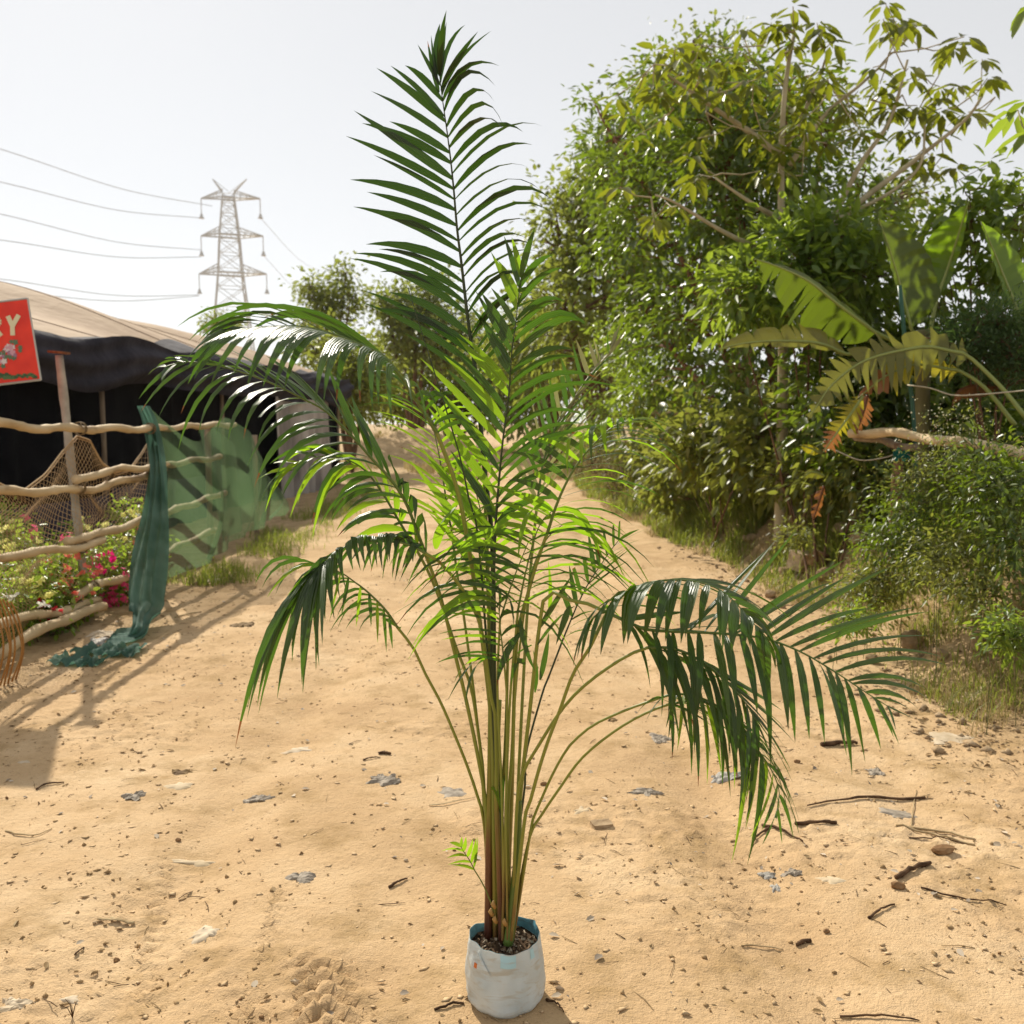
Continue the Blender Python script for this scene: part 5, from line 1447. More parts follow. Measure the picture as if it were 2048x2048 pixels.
WEEDS = [('airy weed with tiny pale flowers over the pole rail', [(1900, 935, 5.9, 80, 40, .3), (1970, 925, 5.8, 60, 40, .25), (1850, 960, 6.0, 60, 40, .25), (1900, 850, 5.95, 50, 30, .2)], 1900, 5.9, 80, 30, .028, M_L5, .09),
         ('leafy weed clump spilling down the bank under the rail', [(1840, 1020, 6.1, 80, 70, .3), (1790, 1080, 6.2, 70, 50, .3)], 1830, 6.1, 100, 24, .045, M_L1, .10),
         ('tall shaded weed clump at the right edge of the frame', [(1985, 980, 5.5, 60, 110, .3), (2030, 1060, 5.3, 40, 120, .25)], 2000, 5.4, 90, 24, .055, M_L1, .11),
         ('bushy weed half way down the bank', [(1900, 1120, 5.6, 90, 70, .3), (1960, 1180, 5.3, 60, 50, .25)], 1910, 5.5, 90, 24, .04, M_L5, .09),
         ('low weed with grey green leaves at the foot of the bank', [(1770, 1160, 6.3, 70, 45, .28), (1720, 1190, 6.5, 50, 30, .22)], 1760, 6.3, 80, 24, .042, M_L5, .08),
         ('small leafy weed at the right edge near the track', [(2020, 1270, 4.75, 30, 40, .14)], 2020, 4.75, 34, 22, .045, M_L4, .06),
         ('little weed beside the pale rock', [(1700, 1240, 6.0, 40, 26, .2)], 1700, 6.0, 34, 20, .04, M_L4, .07),
         ('weed tuft among the rubble blocks', [(1590, 1070, 8.2, 26, 20, .2)], 1590, 8.2, 22, 18, .05, M_L5, .08)]
for i, (lab, ells, px, Y, n, per, L, mm, cl) in enumerate(WEEDS):
    shrub(lab, ells, px, Y, n, per, L, mm, 70 + i, wr=.36, cl=cl, name='weed', cat='weed', r0=.003, nst=3, bark=M_WSTEM, twig_r=.002)
# tiny pale flowers of the airy weed
g = np.random.default_rng(77)
fl = MB()
for i in range(260):
    c = at(1905 + g.normal() * 48, 865 + g.normal() * 36, 5.8 + g.normal() * .12)
    s = .0045 + .003 * g.random()
    n1 = Vector(g.normal(size=3)).normalized(); n2 = unit(n1.cross(Vector((.3, .2, 1)))); n3 = n1.cross(n2)
    fl.poly([c + n2 * s, c + n3 * s, c - n2 * s, c - n3 * s])
weed0 = [o for o in bpy.data.objects if o.get('label', '').startswith('airy weed')][0]
fl.build('tiny_flowers', mat('pale_petal', (.55, .55, .36), .7), weed0, False)['kind'] = 'stuff'

# ------------------------------------------------------------------ banana plants
def ban_mat(name, c, tr):
    m = leaf_mat(name, [(0, tuple(q * .85 for q in c)), (1, c)], tr, .36, .5, .45)
    return m
M_BN = ban_mat('banana_leaf', (.05, .075, .012), (.17, .24, .012))
M_BNG = ban_mat('fresh_banana_leaf', (.09, .15, .015), (.36, .58, .015))
M_BNY = ban_mat('yellowing_banana_leaf', (.24, .23, .02), (.55, .47, .02))
M_BNB = ban_mat('brown_dry_banana_leaf', (.20, .085, .03), (.40, .16, .04))
M_BNO = ban_mat('old_banana_leaf', (.12, .125, .025), (.26, .26, .025))
M_RIB = mat('banana_midrib', (.22, .26, .07), .45, .4)
bnrng = random.Random(9)
def banana_leaf(parent, label, stalk, mid, wl, wr2, fl_, fr_, mm, n=20, tear=.15, gap=.35, tip_mat=None, rag=.1):
    """mid: photograph points with depth from stalk to tip; wl, wr2: half widths (px) left and right of it; fl_, fr_: how far each half is folded back"""
    M_ = catmull([tuple(at(a, b, Y)) for a, b, Y in mid], n + 1)
    b = MB()
    k = mpp(mid[0][2])
    fwd = Vector((0, 1, 0))
    prof = [max(.02, min(1, .35 + 3.2 * i / n) * (1 - (max(0, i / n - .45) / .55) ** 1.8)) for i in range(n + 1)]
    for side, w, fo in ((-1, wl, fl_), (1, wr2, fr_)):
        cut = [True] + [bnrng.random() < tear for _ in range(n - 1)] + [True]
        lag = [0] * (n + 1)
        for i in range(n):
            rows = []
            for e in (0, 1):
                p = Vector(M_[i + e])
                T = unit(Vector(M_[min(n, i + e + 1)]) - Vector(M_[max(0, i + e - 1)]))
                S = unit(T.cross(fwd)) * side
                S = unit(S * math.cos(fo) + fwd * math.sin(fo))
                ww = w * k * prof[i + e] * (1 + rag * bnrng.gauss(0, 1) * (cut[i + e]))
                cutg = gap if cut[i + e] else 0
                row = []
                for j in range(5):
                    u = j / 4
                    q = p + S * ww * u + T * (ww * .22 * u) - Vector((0, 0, 1)) * (ww * .22 * u * u) + fwd * (.012 * math.sin(i * 2.4 + e * 2.4) * u)
                    sh = cutg * u * u * (1 if e == 0 else -1) * (Vector(M_[i + 1]) - Vector(M_[i])).length
                    row.append(q + T * sh)
                rows.append(row)
            for j in range(4):
                mi = 1 if (tip_mat and i > n * .62) else 0
                b.poly([rows[0][j], rows[0][j + 1], rows[1][j + 1], rows[1][j]], mi)
    o = b.build('leaf', [mm, tip_mat or mm], parent)
    o['label'] = label
    m2 = MB()
    path = ([at(*q) for q in stalk] + [Vector(q) for q in M_]) if stalk else [Vector(q) for q in M_]
    P = catmull([tuple(p) for p in path[::1]], 26)
    m2.tube(P, list(np.linspace(5 * k if stalk else 3.0 * k, 1 * k, 26)), 6)
    m2.build('midrib', M_RIB if mm is not M_BNB else M_BNB, o)
    return o
YB = 7.6
bp = foot(1850, YB + .4)
ban = thing('banana_plant', 'banana plant with big upright green leaves and torn yellow ones behind the right rail', 'banana plant', bp)
b_ = MB()
b_.tube(catmull([tuple(bp - Vector((0, 0, .1))), tuple(at(1845, 800, YB + .4)), tuple(at(1850, 660, YB + .3))], 12), list(np.linspace(.09, .05, 12)), 10)
b_.build('trunk', noise_mat('banana_trunk', [(.35, (.10, .085, .03)), (.65, (.18, .16, .06))], 6, .6, .3, .4, 20, (1, 1, .3)), ban)
banana_leaf(ban, 'tall upright dark green leaf seen half folded', [(1850, 700, YB + .3), (1835, 680, YB + .1)], [(1822, 655, YB), (1800, 570, YB), (1776, 490, YB - .05), (1757, 437, YB - .1)], 92, 12, .25, -.6, M_BN, tear=.0)
banana_leaf(ban, 'narrow upright green leaf behind', [(1852, 700, YB + .4)], [(1874, 596, YB + .4), (1896, 534, YB + .4), (1918, 465, YB + .3), (1936, 405, YB + .2)], 12, 62, -.4, .3, M_BNG, tear=.06)
banana_leaf(ban, 'short lighter upright leaf', None, [(1868, 590, YB + .6), (1872, 530, YB + .6), (1888, 470, YB + .5), (1900, 440, YB + .5)], 34, 30, .2, .6, M_BNG, tear=.05)
banana_leaf(ban, 'long olive leaf bending over to the left', [(1840, 720, YB + .2), (1800, 690, YB + .1)], [(1752, 665, YB), (1675, 608, YB - .1), (1615, 561, YB - .2), (1555, 533, YB - .25), (1510, 518, YB - .3)], 44, 62, .9, .35, M_BN, tear=.3, gap=.25, rag=.25)
banana_leaf(ban, 'old grey green leaf hanging level with ragged edge', [(1830, 760, YB + .2), (1745, 712, YB)], [(1690, 708, YB - .1), (1635, 686, YB - .2), (1544, 682, YB - .3), (1480, 688, YB - .35), (1432, 700, YB - .4)], 46, 10, .5, -.2, M_BNO, tear=.35, gap=.3, rag=.25)
banana_leaf(ban, 'broad torn yellow green leaf arching left', [(2055, 840, YB - .9), (2004, 776, YB - .8)], [(1937, 712, YB - .7), (1880, 697, YB - .7), (1836, 695, YB - .75), (1735, 719, YB - .8), (1668, 765, YB - .85), (1632, 815, YB - .9), (1614, 842, YB - .9)], 42, 46, .15, -.1, M_BNO, n=20, tear=.75, gap=.36, rag=.34)
banana_leaf(ban, 'yellow leaf turning brown at its tip', [(2030, 850, YB - .7), (1970, 776, YB - .65)], [(1920, 742, YB - .6), (1836, 729, YB - .65), (1785, 745, YB - .7), (1752, 766, YB - .7), (1712, 800, YB - .7)], 26, 28, .3, .1, M_BNY, n=12, tear=.8, gap=.35, tip_mat=M_BNB, rag=.25)
banana_leaf(ban, 'brown and yellow torn leaf end hanging straight down', None, [(1726, 792, YB - .7), (1700, 830, YB - .72), (1672, 868, YB - .74), (1646, 905, YB - .75)], 30, 26, .4, .3, M_BNY, n=14, tear=.9, gap=.45, tip_mat=M_BNB, rag=.3)
banana_leaf(ban, 'withered red brown leaf piece hanging by the rail', None, [(1735, 790, YB - .6), (1730, 815, YB - .6), (1722, 840, YB - .6), (1712, 868, YB - .6)], 22, 24, .8, .5, M_BNB, n=10, tear=.6, gap=.4, rag=.4)
banana_leaf(ban, 'curled brown dry leaf in the middle of the thicket', None, [(1998, 775, YB - .4), (1950, 772, YB - .4), (1918, 784, YB - .4), (1904, 812, YB - .4)], 6, 20, .5, .4, M_BNB, n=12, tear=.1, gap=.1)
bp2 = foot(2075, YB)
ban2 = thing('banana_plant', 'second banana plant at the right edge with one tall rolled green leaf', 'banana plant', bp2)
b_ = MB(); b_.tube(catmull([tuple(bp2 - Vector((0, 0, .1))), tuple(at(2080, 900, YB)), tuple(at(2070, 740, YB))], 12), list(np.linspace(.08, .04, 12)), 10)
b_.build('trunk', M_RIB, ban2)
banana_leaf(ban2, None or 'tall rolled green leaf', [(2070, 740, YB)], [(2052, 672, YB - .05), (2030, 610, YB - .1), (2004, 544, YB - .1), (1980, 485, YB - .15), (1962, 443, YB - .2)], 66, 14, .3, -.5, M_BNG, tear=.1, gap=.1)
banana_leaf(ban2, 'leaf leaning out to the right of the frame', [(2080, 740, YB)], [(2110, 640, YB), (2150, 560, YB), (2200, 500, YB)], 40, 40, .3, .3, M_BN)
# hanging dry leaves low in the thicket
for k, (px, py, Y, lab) in enumerate(((1640, 1000, 8.2, 'withered orange brown leaf hanging low by the rubble'), (1960, 960, 6.3, 'red brown dry leaf caught in the weeds at the right'))):
    o = thing('dry_leaf', lab, 'dry leaf', at(px, py, Y))
    banana_leaf(o, 'curled blade', None, [(px + 8, py - 28, Y), (px + 2, py - 8, Y), (px - 6, py + 18, Y), (px - 14, py + 40, Y)], 13, 11, .5, .6, M_BNB, n=10, tear=.4, gap=.3, rag=.4)
o = thing('yellow_leaf', 'bright yellow fallen leaf caught on the shrub by the track', 'leaf', at(1620, 900, 8.6))
banana_leaf(o, 'blade', None, [(1642, 905, 8.6), (1625, 898, 8.6), (1600, 890, 8.6)], 9, 10, .3, .4, M_BNY, n=8, tear=0)
o = thing('yellow_leaf', 'yellow green withering leaf above the rubble stones', 'leaf', at(1625, 945, 8.5))
banana_leaf(o, 'blade', None, [(1650, 952, 8.5), (1625, 944, 8.5), (1604, 956, 8.5)], 10, 11, .3, .4, M_BNO, n=8, tear=0)

# ------------------------------------------------------------------ right fence, stake, rope
rf = thing('pole_fence', 'half hidden fence of weathered poles in the vegetation on the right bank', 'fence', (3.3, 8, hz(3.3, 8)))
for k, (pp, r, Y0_, Y1_) in enumerate((([(1702, 866), (1769, 866), (1830, 872), (1903, 884), (2048, 906), (2160, 925)], .036, 7.9, 5.6), ([(1712, 872), (1770, 884), (1830, 896)], .030, 7.95, 7.2), ([(1305, 826), (1350, 828), (1400, 835)], .06, 15.4, 14.2), ([(1352, 918), (1385, 905), (1412, 888)], .055, 14.6, 14.0))):
    b_ = MB()
    n = len(pp)
    pole(b_, [at(a, c, Y0_ + (Y1_ - Y0_) * i / (n - 1)) for i, (a, c) in enumerate(pp)], r, True, 60 + k)
    b_.build('rail', M_POLE if k != 1 else M_POLEDK, rf)
for px, top, Y in ((1800, 885, 7.4), (1350, 800, 15.1), (2100, 880, 5.7)):
    b_ = MB(); f = foot(px - 12, Y); f.z -= .1
    pole(b_, [f, (f + at(px, top, Y)) / 2, at(px, top, Y)], .042, False, px)
    b_.build('post', M_BARK, rf)
b_ = MB(); P = [at(1799, 571, 7.3), at(1812, 700, 7.3), at(1829, 866, 7.3), at(1842, 990, 7.3)]
P[-1].z = hz(P[-1].x, P[-1].y) - .05
b_.tube(catmull([tuple(p) for p in P], 14), .017, 8)
tag(b_.build('green_stake', mat('dark_green_paint', (.015, .075, .045), .45, .4)), 'slim dark green stake standing in front of the banana leaves', 'stake')
b_ = MB(); b_.tube(catmull([tuple(at(1815, 770, 7.25)), tuple(at(1860, 776, 7)), tuple(at(1905, 790, 6.8)), tuple(at(1960, 789, 6.6)), tuple(at(2060, 780, 6.3))], 24), .0055, 5)
tag(b_.build('pale_rope', mat('pale_rope', (.45, .40, .30), .9)), 'thin pale rope strung from the green stake to the right', 'rope')
b_ = MB(); b_.tube(catmull([tuple(at(1670, 900, 7.9)), tuple(at(1720, 920, 7.7)), tuple(at(1770, 915, 7.5)), tuple(at(1802, 905, 7.4)), tuple(at(1830, 915, 7.2))], 24), .005, 5)
tag(b_.build('pale_rope', mat('pale_rope_low', (.40, .36, .28), .9)), 'slack pale cord tied to the brown post under the rail', 'rope')
b_ = MB()
G = np.array([[list(at(1786 + 34 * i / 7, 898 + 22 * j / 5 + 5 * math.sin(i * 2 + j), 7.3 + .03 * math.sin(i * 1.7 + j * 2))) for i in range(8)] for j in range(6)])
b_.grid(G); tag(b_.build('green_rag', mat('teal_rag_cloth', (.02, .17, .13), .8)), 'scrap of teal green cloth knotted at the post top under the rail', 'rag')

# ------------------------------------------------------------------ flower bed behind the left fence
FLW = [('magenta', (.75, .02, .22)), ('salmon', (.80, .22, .16)), ('pink', (.80, .10, .26)), ('pale yellow', (.80, .78, .30)), ('red', (.62, .03, .05)), ('white', (.78, .78, .70))]
FM = {n: leaf_mat('petal_' + n.replace(' ', '_'), [(0, c), (1, tuple(min(1, q * 1.15) for q in c))], tuple(min(1, q * 1.1) for q in c), .6, .2, .45) for n, c in FLW}
def flower_mesh(mm, seed):
    rr = random.Random(seed); b = MB()
    for h in range(4):
        c = Vector((rr.gauss(0, .013), rr.gauss(0, .013), rr.gauss(0, .010)))
        ax = unit((rr.gauss(0, .6), -.5 + rr.gauss(0, .5), .8))
        u = unit(ax.cross(Vector((.3, .9, .1)))); v = ax.cross(u)
        for k in range(5):
            a = 2 * PI * k / 5 + rr.random() * .3
            d = u * math.cos(a) + v * math.sin(a); s = ax.cross(d)
            r = .017
            b.poly([c, c + d * r * .6 + s * r * .45 + ax * r * .25, c + d * r * 1.15 + ax * r * .15, c + d * r * .6 - s * r * .45 + ax * r * .25])
    return b.mesh('flower', mm, False)
FME = {n: flower_mesh(FM[n], i) for i, (n, c) in enumerate(FLW)}
BED = [(20, 1080, 7.6, 'pale yellow', 'lime leaved bedding plant with pale yellow blooms at the far left'), (60, 1150, 6.9, 'pale yellow', 'yellow flowered bush low behind the netting'), (110, 1130, 7.4, 'salmon', 'salmon flowered bush left of the pipe post'),
       (190, 1110, 8.0, 'magenta', 'bush with a bright magenta cluster right of the pipe post'), (250, 1100, 8.6, 'red', 'leafy bush with few red blooms next to the green net tail'), (140, 1160, 7.0, 'salmon', 'bush with coral blooms at the foot of the pipe post'),
       (230, 1160, 7.8, 'pink', 'low pink flowered bush touching the bottom rail'), (20, 1190, 6.5, 'white', 'pale leaved bush with white blooms in the left corner'), (90, 1200, 6.6, 'red', 'low green bush with a few red flowers over the lowest rail'),
       (5, 1030, 8.2, 'pale yellow', 'tall green bush against the navy tarp at the left edge'), (270, 1030, 9.4, 'pale yellow', 'bush with yellow green tips behind the net corner'), (165, 1070, 8.6, 'pale yellow', 'small leafy bush behind the pipe post'), (60, 1085, 8.2, 'pink', 'pink tipped bush in the shade left of the post')]
frn = random.Random(19)
for i, (px, py, Y, colr, lab) in enumerate(BED):
    X_ = at(px, py, Y).x
    Y = max(Y, .0)
    if X_ > -3.52:
        Y = Y * 3.55 / abs(X_)
    o = shrub(lab, [(px, py + 10, Y, 42, 42, .2), (px + 20, py + 40, Y - .05, 36, 30, .18), (px - 18, py + 45, Y, 34, 34, .18)], px, Y, 40, 24, .062, M_L6, 120 + i, wr=.5, cl=.07, name='flowering_bush', cat='flowering bush', r0=.008, nst=5, group='flowering bushes behind the left fence', twig_r=.002)
    base = Vector(o.location)
    for k in range(14 if colr in ('magenta', 'salmon', 'pink', 'pale yellow') else 6):
        c = at(px + frn.gauss(0, 26), py + 20 + frn.gauss(0, 26), Y - .24 - .12 * frn.random())
        f = bpy.data.objects.new('flower', FME[colr]); COL.objects.link(f); f.parent = o
        f.location = c - base; f.rotation_euler = (frn.gauss(0, .5), frn.gauss(0, .5), frn.uniform(0, 6)); s = frn.uniform(1.0, 1.8); f.scale = (s, s, s)

# ------------------------------------------------------------------ grass on the bank and verges
M_GR = leaf_mat('verge_grass', [(0, (.09, .13, .02)), (.6, (.15, .18, .035)), (1, (.30, .27, .09))], (.44, .52, .06), .5, .35, .42)
M_GRD = leaf_mat('dry_straw_grass', [(0, (.30, .22, .09)), (1, (.42, .33, .16))], (.5, .40, .18), .6, .25, .35)
def blades(name, X, Y, h, w, g, mm, lean=.5):
    n = len(X)
    Z = height(X, Y) - .01
    a = g.uniform(0, 2 * PI, n)
    s = np.stack([np.cos(a), np.sin(a), np.zeros(n)], 1) * w[:, None]
    l = np.stack([-np.sin(a), np.cos(a), np.zeros(n)], 1) * (h * g.uniform(.1, lean, n))[:, None]
    B = np.stack([X, Y, Z], 1)
    up = np.array([0, 0, 1.])
    v0, v1 = B - s, B + s
    m_ = B + up * (h * .55)[:, None] + l * .35
    v2, v3 = m_ - s * .8, m_ + s * .8
    v4 = B + up * (h * .9)[:, None] + l * 1.25
    V = np.stack([v0, v1, v2, v3, v4], 1).reshape(-1, 3)
    k = np.arange(n)[:, None] * 5
    Fq = np.concatenate([k + np.array([[0, 1, 3]]), k + np.array([[0, 3, 2]]), k + np.array([[2, 3, 4]])], 0)
    o = link(name, np_mesh(name, V, Fq, mm)); o['kind'] = 'stuff'
    return o
g = np.random.default_rng(5)
def bank_points(n, ylo, yhi, tlo, thi, bias=1.6):
    Y = ylo + (yhi - ylo) * g.random(n) ** bias
    X = bank_edge(Y) + tlo + (thi - tlo) * g.random(n)
    return X, Y
X, Y = bank_points(240000, 4.4, 32, -.1, 2.6, 1.15)
cl = vnoise(X * 2.4, Y * 2.4, 301) * .6 + vnoise(X * 7, Y * 7, 302) * .4
t = X - bank_edge(Y)
dens = sstep(.38, .60, cl) * np.clip(.35 + t * .9, 0, 1) * (.75 + .25 * sstep(6.5, 9, Y))
k = g.random(len(X)) < dens
X, Y, t = X[k], Y[k], t[k]
h = (.09 + .27 * g.random(len(X)) ** 1.5) * (.5 + .75 * np.clip(t, 0, 1)) * (1 + .09 * np.clip(Y - 6, 0, 7))
blades('bank_grass', X, Y, h, .0028 * (1 + .12 * np.clip(Y - 5, 0, 20)) * (.7 + .6 * g.random(len(X))), g, M_GR, 1.0)
X, Y = bank_points(60000, 4.4, 24, -.2, 2.2, 1.5)
cl = vnoise(X * 3, Y * 3, 311)
k = g.random(len(X)) < sstep(.45, .7, cl)
X, Y = X[k], Y[k]
blades('dry_grass', X, Y, .04 + .13 * g.random(len(X)) ** 1.5, np.full(len(X), .0022) * (1 + .1 * np.clip(Y - 5, 0, 20)), g, M_GRD, 1.3)
# short turf patch at the lower right, weeds along the far left foot of the net
n = 9000
X = 2.55 + .9 * g.random(n) + .25 * g.normal(size=n); Y = 4.35 + 1.0 * g.random(n)
k = (vnoise(X * 4, Y * 4, 321) > .42) & (X > 2.35 + .2 * vnoise(Y * 3, Y * 0, 4))
blades('short_turf', X[k], Y[k], .02 + .035 * g.random(k.sum()), np.full(k.sum(), .0016), g, M_GR, 1.2)
n = 8000
Y = 9.0 + 16 * g.random(n) ** 1.3; X = -3.0 + .28 * g.normal(size=n) - .25 * sstep(9, 14, Y)
k = vnoise(X * 2.5, Y * 1.8, 331) > .5
blades('net_foot_grass', X[k], Y[k], .05 + .16 * g.random(k.sum()), np.full(k.sum(), .004), g, M_GR, 1.0)
n = 22000
Y = 26 + 24 * g.random(n); X = -6 + 12 * g.random(n)
k = (vnoise(X * .7, Y * .5, 341) > .55)
blades('far_scrub_grass', X[k], Y[k], .12 + .35 * g.random(k.sum()), np.full(k.sum(), .014), g, M_GRD, 1.0)
# ------------------------------------------------------------------ stones, rubble, sticks and scraps
import bmesh
M_ROCK = noise_mat('sandy_rock', [(.3, (.20, .135, .075)), (.6, (.40, .29, .175)), (.8, (.5, .38, .24))], 14, .95, .1, .8, 40, dist=.01)
M_ROCKD = noise_mat('brown_stone', [(.3, (.10, .05, .022)), (.6, (.26, .15, .07)), (.8, (.46, .33, .18))], 9, .9, .15, .6, 50, dist=.006)
M_BLOCK = noise_mat('old_block', [(.3, (.28, .20, .12)), (.6, (.48, .37, .24))], 18, .95, .1, .7, 60, dist=.006)
def rock(name, label, c, s, seed, mm, group=None, cat='stone', cube=False, rz=0, sub=2, tilt=0):
    bm = bmesh.new()
    if cube:
        bmesh.ops.create_cube(bm, size=2)
        bmesh.ops.subdivide_edges(bm, edges=bm.edges[:], cuts=3, use_grid_fill=True)
    else:
        bmesh.ops.create_icosphere(bm, subdivisions=sub, radius=1)
    g = np.random.default_rng(seed)
    ph = g.uniform(0, 9, 6)
    planes = [Vector(g.normal(size=3)).normalized() for _ in range(9)]
    for v in bm.verts:
        p = v.co
        if not cube:
            for q in planes:
                d = p.dot(q)
                if d > .78:
                    p = p - q * (d - .78) * .9
        n = .09 * math.sin(p.x * 3.1 + ph[0] + p.z * 2) + .07 * math.sin(p.y * 4.3 + ph[1]) + .05 * math.sin(p.z * 5.7 + p.x * 3 + ph[2])
        f = .35 if cube else 1
        v.co = Vector((p.x * s[0], p.y * s[1], p.z * s[2])) * (1 + n * f) / (1.0)
    me = bpy.data.meshes.new(name)
    bm.to_mesh(me); bm.free()
    me.materials.append(mm)
    o = link(name, me)
    o.rotation_euler = (tilt, tilt * .6, rz)
    o.location = (c[0], c[1], hz(c[0], c[1]) + s[2] * .62)
    if label:
        tag(o, label, cat, group)
    return o
def gp(px, py):
    """where the photograph's pixel meets the modelled ground"""
    p = on_z(px, py, 0)
    for _ in range(12):
        p = on_z(px, py, hz(p.x, p.y))
    return p
def raymarch(px, py, y0=3.0, y1=25):
    r = ray(px, py); y = y0
    while y < y1:
        p = Vector((0, 0, CAMH)) + r * (y / r.y)
        if p.z <= hz(p.x, p.y):
            return p
        y += .02
    return Vector((0, 0, CAMH)) + r * (y1 / r.y)
rock('flat_stone', 'flat tan stone near the right edge with a dark shadow under it', gp(1885, 1704), (.050, .038, .017), 1, M_ROCKD, rz=.2)
rock('round_stone', 'small round brown stone beside the dark bark strip', gp(1796, 1776), (.027, .022, .016), 2, M_ROCKD)
rock('brick_fragment', 'flat broken tile fragment lying right of the palm stems', gp(1203, 1652), (.041, .028, .010), 3, M_ROCK, cube=True, rz=.25)
rock('small_stone', 'grey white pebble left of the young sucker shoot', gp(812, 1722), (.010, .008, .006), 4, M_BLOCK)
rock('small_stone', 'dark little stone in the lower left quarter of the track', gp(233, 1924), (.011, .010, .008), 5, M_ROCKD)
rock('small_stone', 'brown pebble below the grey plastic shreds on the right', gp(1653, 1865), (.011, .010, .008), 6, M_ROCKD)
rock('small_stone', 'dark stone half buried right of the outer stalks', gp(1087, 1570), (.018, .013, .009), 7, M_ROCKD)
rock('small_stone', 'dark stone under the drooping right frond tips', gp(1594, 1525), (.017, .013, .010), 8, M_ROCKD)
rock('small_stone', 'little dark stone left centre near the bare track', gp(357, 1682), (.012, .010, .008), 9, M_ROCKD)
rock('boulder', 'pale weathered rock at the foot of the bank by the turf', raymarch(1823, 1300), (.085, .075, .085), 10, M_ROCK)
rock('boulder', 'smaller crumbly rock right of the weathered rock', raymarch(1880, 1318), (.065, .055, .045), 11, M_ROCK)
rock('boulder', 'tilted rock lying against the bank at the right', raymarch(1955, 1300), (.05, .05, .075), 12, M_ROCK, tilt=.4)
rock('rubble_block', 'broken block lying at the foot of the rubble', raymarch(1607, 1135), (.13, .095, .09), 13, M_BLOCK, cube=True, rz=.5, tilt=.15, cat='block')
rock('rubble_block', 'block perched on top of the rubble slope', raymarch(1680, 1010), (.13, .10, .085), 14, M_BLOCK, cube=True, rz=-.3, tilt=-.1, cat='block')
rock('rubble_block', 'brown brick half sunk in the rubble under the creeper', raymarch(1640, 1130), (.12, .08, .075), 15, M_ROCKD, cube=True, rz=.9, tilt=.3, cat='block')
RB = [(1700, 1030, .10, 'earthy rock in the upper rubble beside the perched block'), (1730, 1050, .12, 'large earthy rock at the middle of the rubble slope'), (1690, 1075, .09, 'rock half way down the rubble slope'), (1575, 1150, .06, 'small rock where the rubble meets the track'),
      (1650, 1160, .07, 'rock at the toe of the rubble near the weeds'), (1500, 1085, .07, 'rock in the grass left of the rubble'), (1460, 1000, .08, 'pale rock showing through the far bank grass'), (1720, 1090, .08, 'dark gap stone under the large earthy rock'),
      (1560, 1105, .06, 'stone in front of the broken block'), (2010, 1310, .05, 'stone under the small weed at the right edge'), (1540, 1195, .045, 'flat stone on the verge below the rubble'), (1745, 1325, .035, 'small stone on the verge left of the weathered rock')]
for i, (px, py, s, lab) in enumerate(RB):
    s *= 1.45
    rock('rubble_stone', lab, raymarch(px, py), (s, s * .8, s * .7), 30 + i, M_ROCK, 'rubble on the right bank', 'stone')

# sticks and bark
M_STK = noise_mat('dark_dry_stick', [(.35, (.05, .026, .013)), (.65, (.13, .075, .04))], 20, .9, .15, .5, 60, dist=.003)
M_STKP = noise_mat('pale_dry_stick', [(.35, (.30, .21, .11)), (.65, (.46, .35, .2))], 20, .9, .15, .5, 60, dist=.003)
def stick(label, pts, r, mm=M_STK, r1=None, name='stick', lift=0.05, more=(), cat='stick', flat=1):
    o_ = MB(); rr = random.Random(int(pts[0][0]))
    for pp in (pts,) + tuple(more):
        n = 12
        P = catmull([tuple(gp(*p)) for p in pp], n)
        rad = []
        for i in range(n):
            P[i][2] = hz(P[i][0], P[i][1]) + r * .8 + min(.004, lift * (Vector(P[0]) - Vector(P[-1])).length) * math.sin(PI * i / (n - 1))
            P[i][0] += rr.gauss(0, .0012); P[i][1] += rr.gauss(0, .002)
            rad.append((r + ((r1 if r1 is not None else r * .5) - r) * i / (n - 1)) * (1 + .12 * rr.gauss(0, 1)))
        o_.tube(P, rad, 6, 0, True, flat)
    return tag(o_.build(name, mm), label, cat)
stick('long thin dark stick lying across the right of the track', [(1850, 1597), (1760, 1598), (1680, 1603), (1613, 1613)], .007)
stick('short straight dark stick below the hanging frond tips', [(1590, 1650), (1630, 1649), (1672, 1648)], .0075, r1=.006)
stick('forked dark twig touching the lowest frond tips', [(1524, 1652), (1560, 1662), (1606, 1684)], .006, more=([(1537, 1658), (1515, 1675), (1503, 1692)],))
stick('pair of long pale straws crossed near the right edge', [(1791, 1652), (1860, 1670), (1950, 1692)], .005, M_STKP, r1=.004, more=([(1822, 1655), (1890, 1668), (1948, 1680)],))
stick('thin twig crossing under the pale straws', [(1818, 1677), (1870, 1677), (1946, 1690)], .003)
stick('dark strip of bark next to the round brown stone', [(1791, 1758), (1826, 1742), (1861, 1729)], .009, r1=.008, name='bark_strip', cat='bark')
stick('curled piece of bark under the big right frond', [(1644, 1493), (1680, 1489), (1714, 1490)], .012, r1=.008, name='bark_strip', cat='bark')
stick('long thin branch along the bottom edge at the right', [(1679, 2036), (1750, 2034), (1838, 2043)], .004)
stick('straight brown twig right of centre in the foreground', [(1737, 1839), (1762, 1822), (1788, 1810)], .005)
stick('small dark chip of wood in the right foreground', [(1592, 1892), (1608, 1886), (1621, 1884)], .006, r1=.007)
stick('thin pale twig lying left of the wood chip', [(1482, 1893), (1520, 1896), (1566, 1900)], .003, M_STKP)
stick('long fine twig at the far right of the foreground', [(1840, 1775), (1910, 1795), (2012, 1811)], .0035)
stick('upright leaning straw stuck by the grey plastic sheet', [(1822, 1655), (1827, 1615), (1832, 1580)], .003, M_STKP, lift=.03)
stick('dark stick left of the palm by the pebble', [(779, 1776), (796, 1767), (814, 1759)], .005)
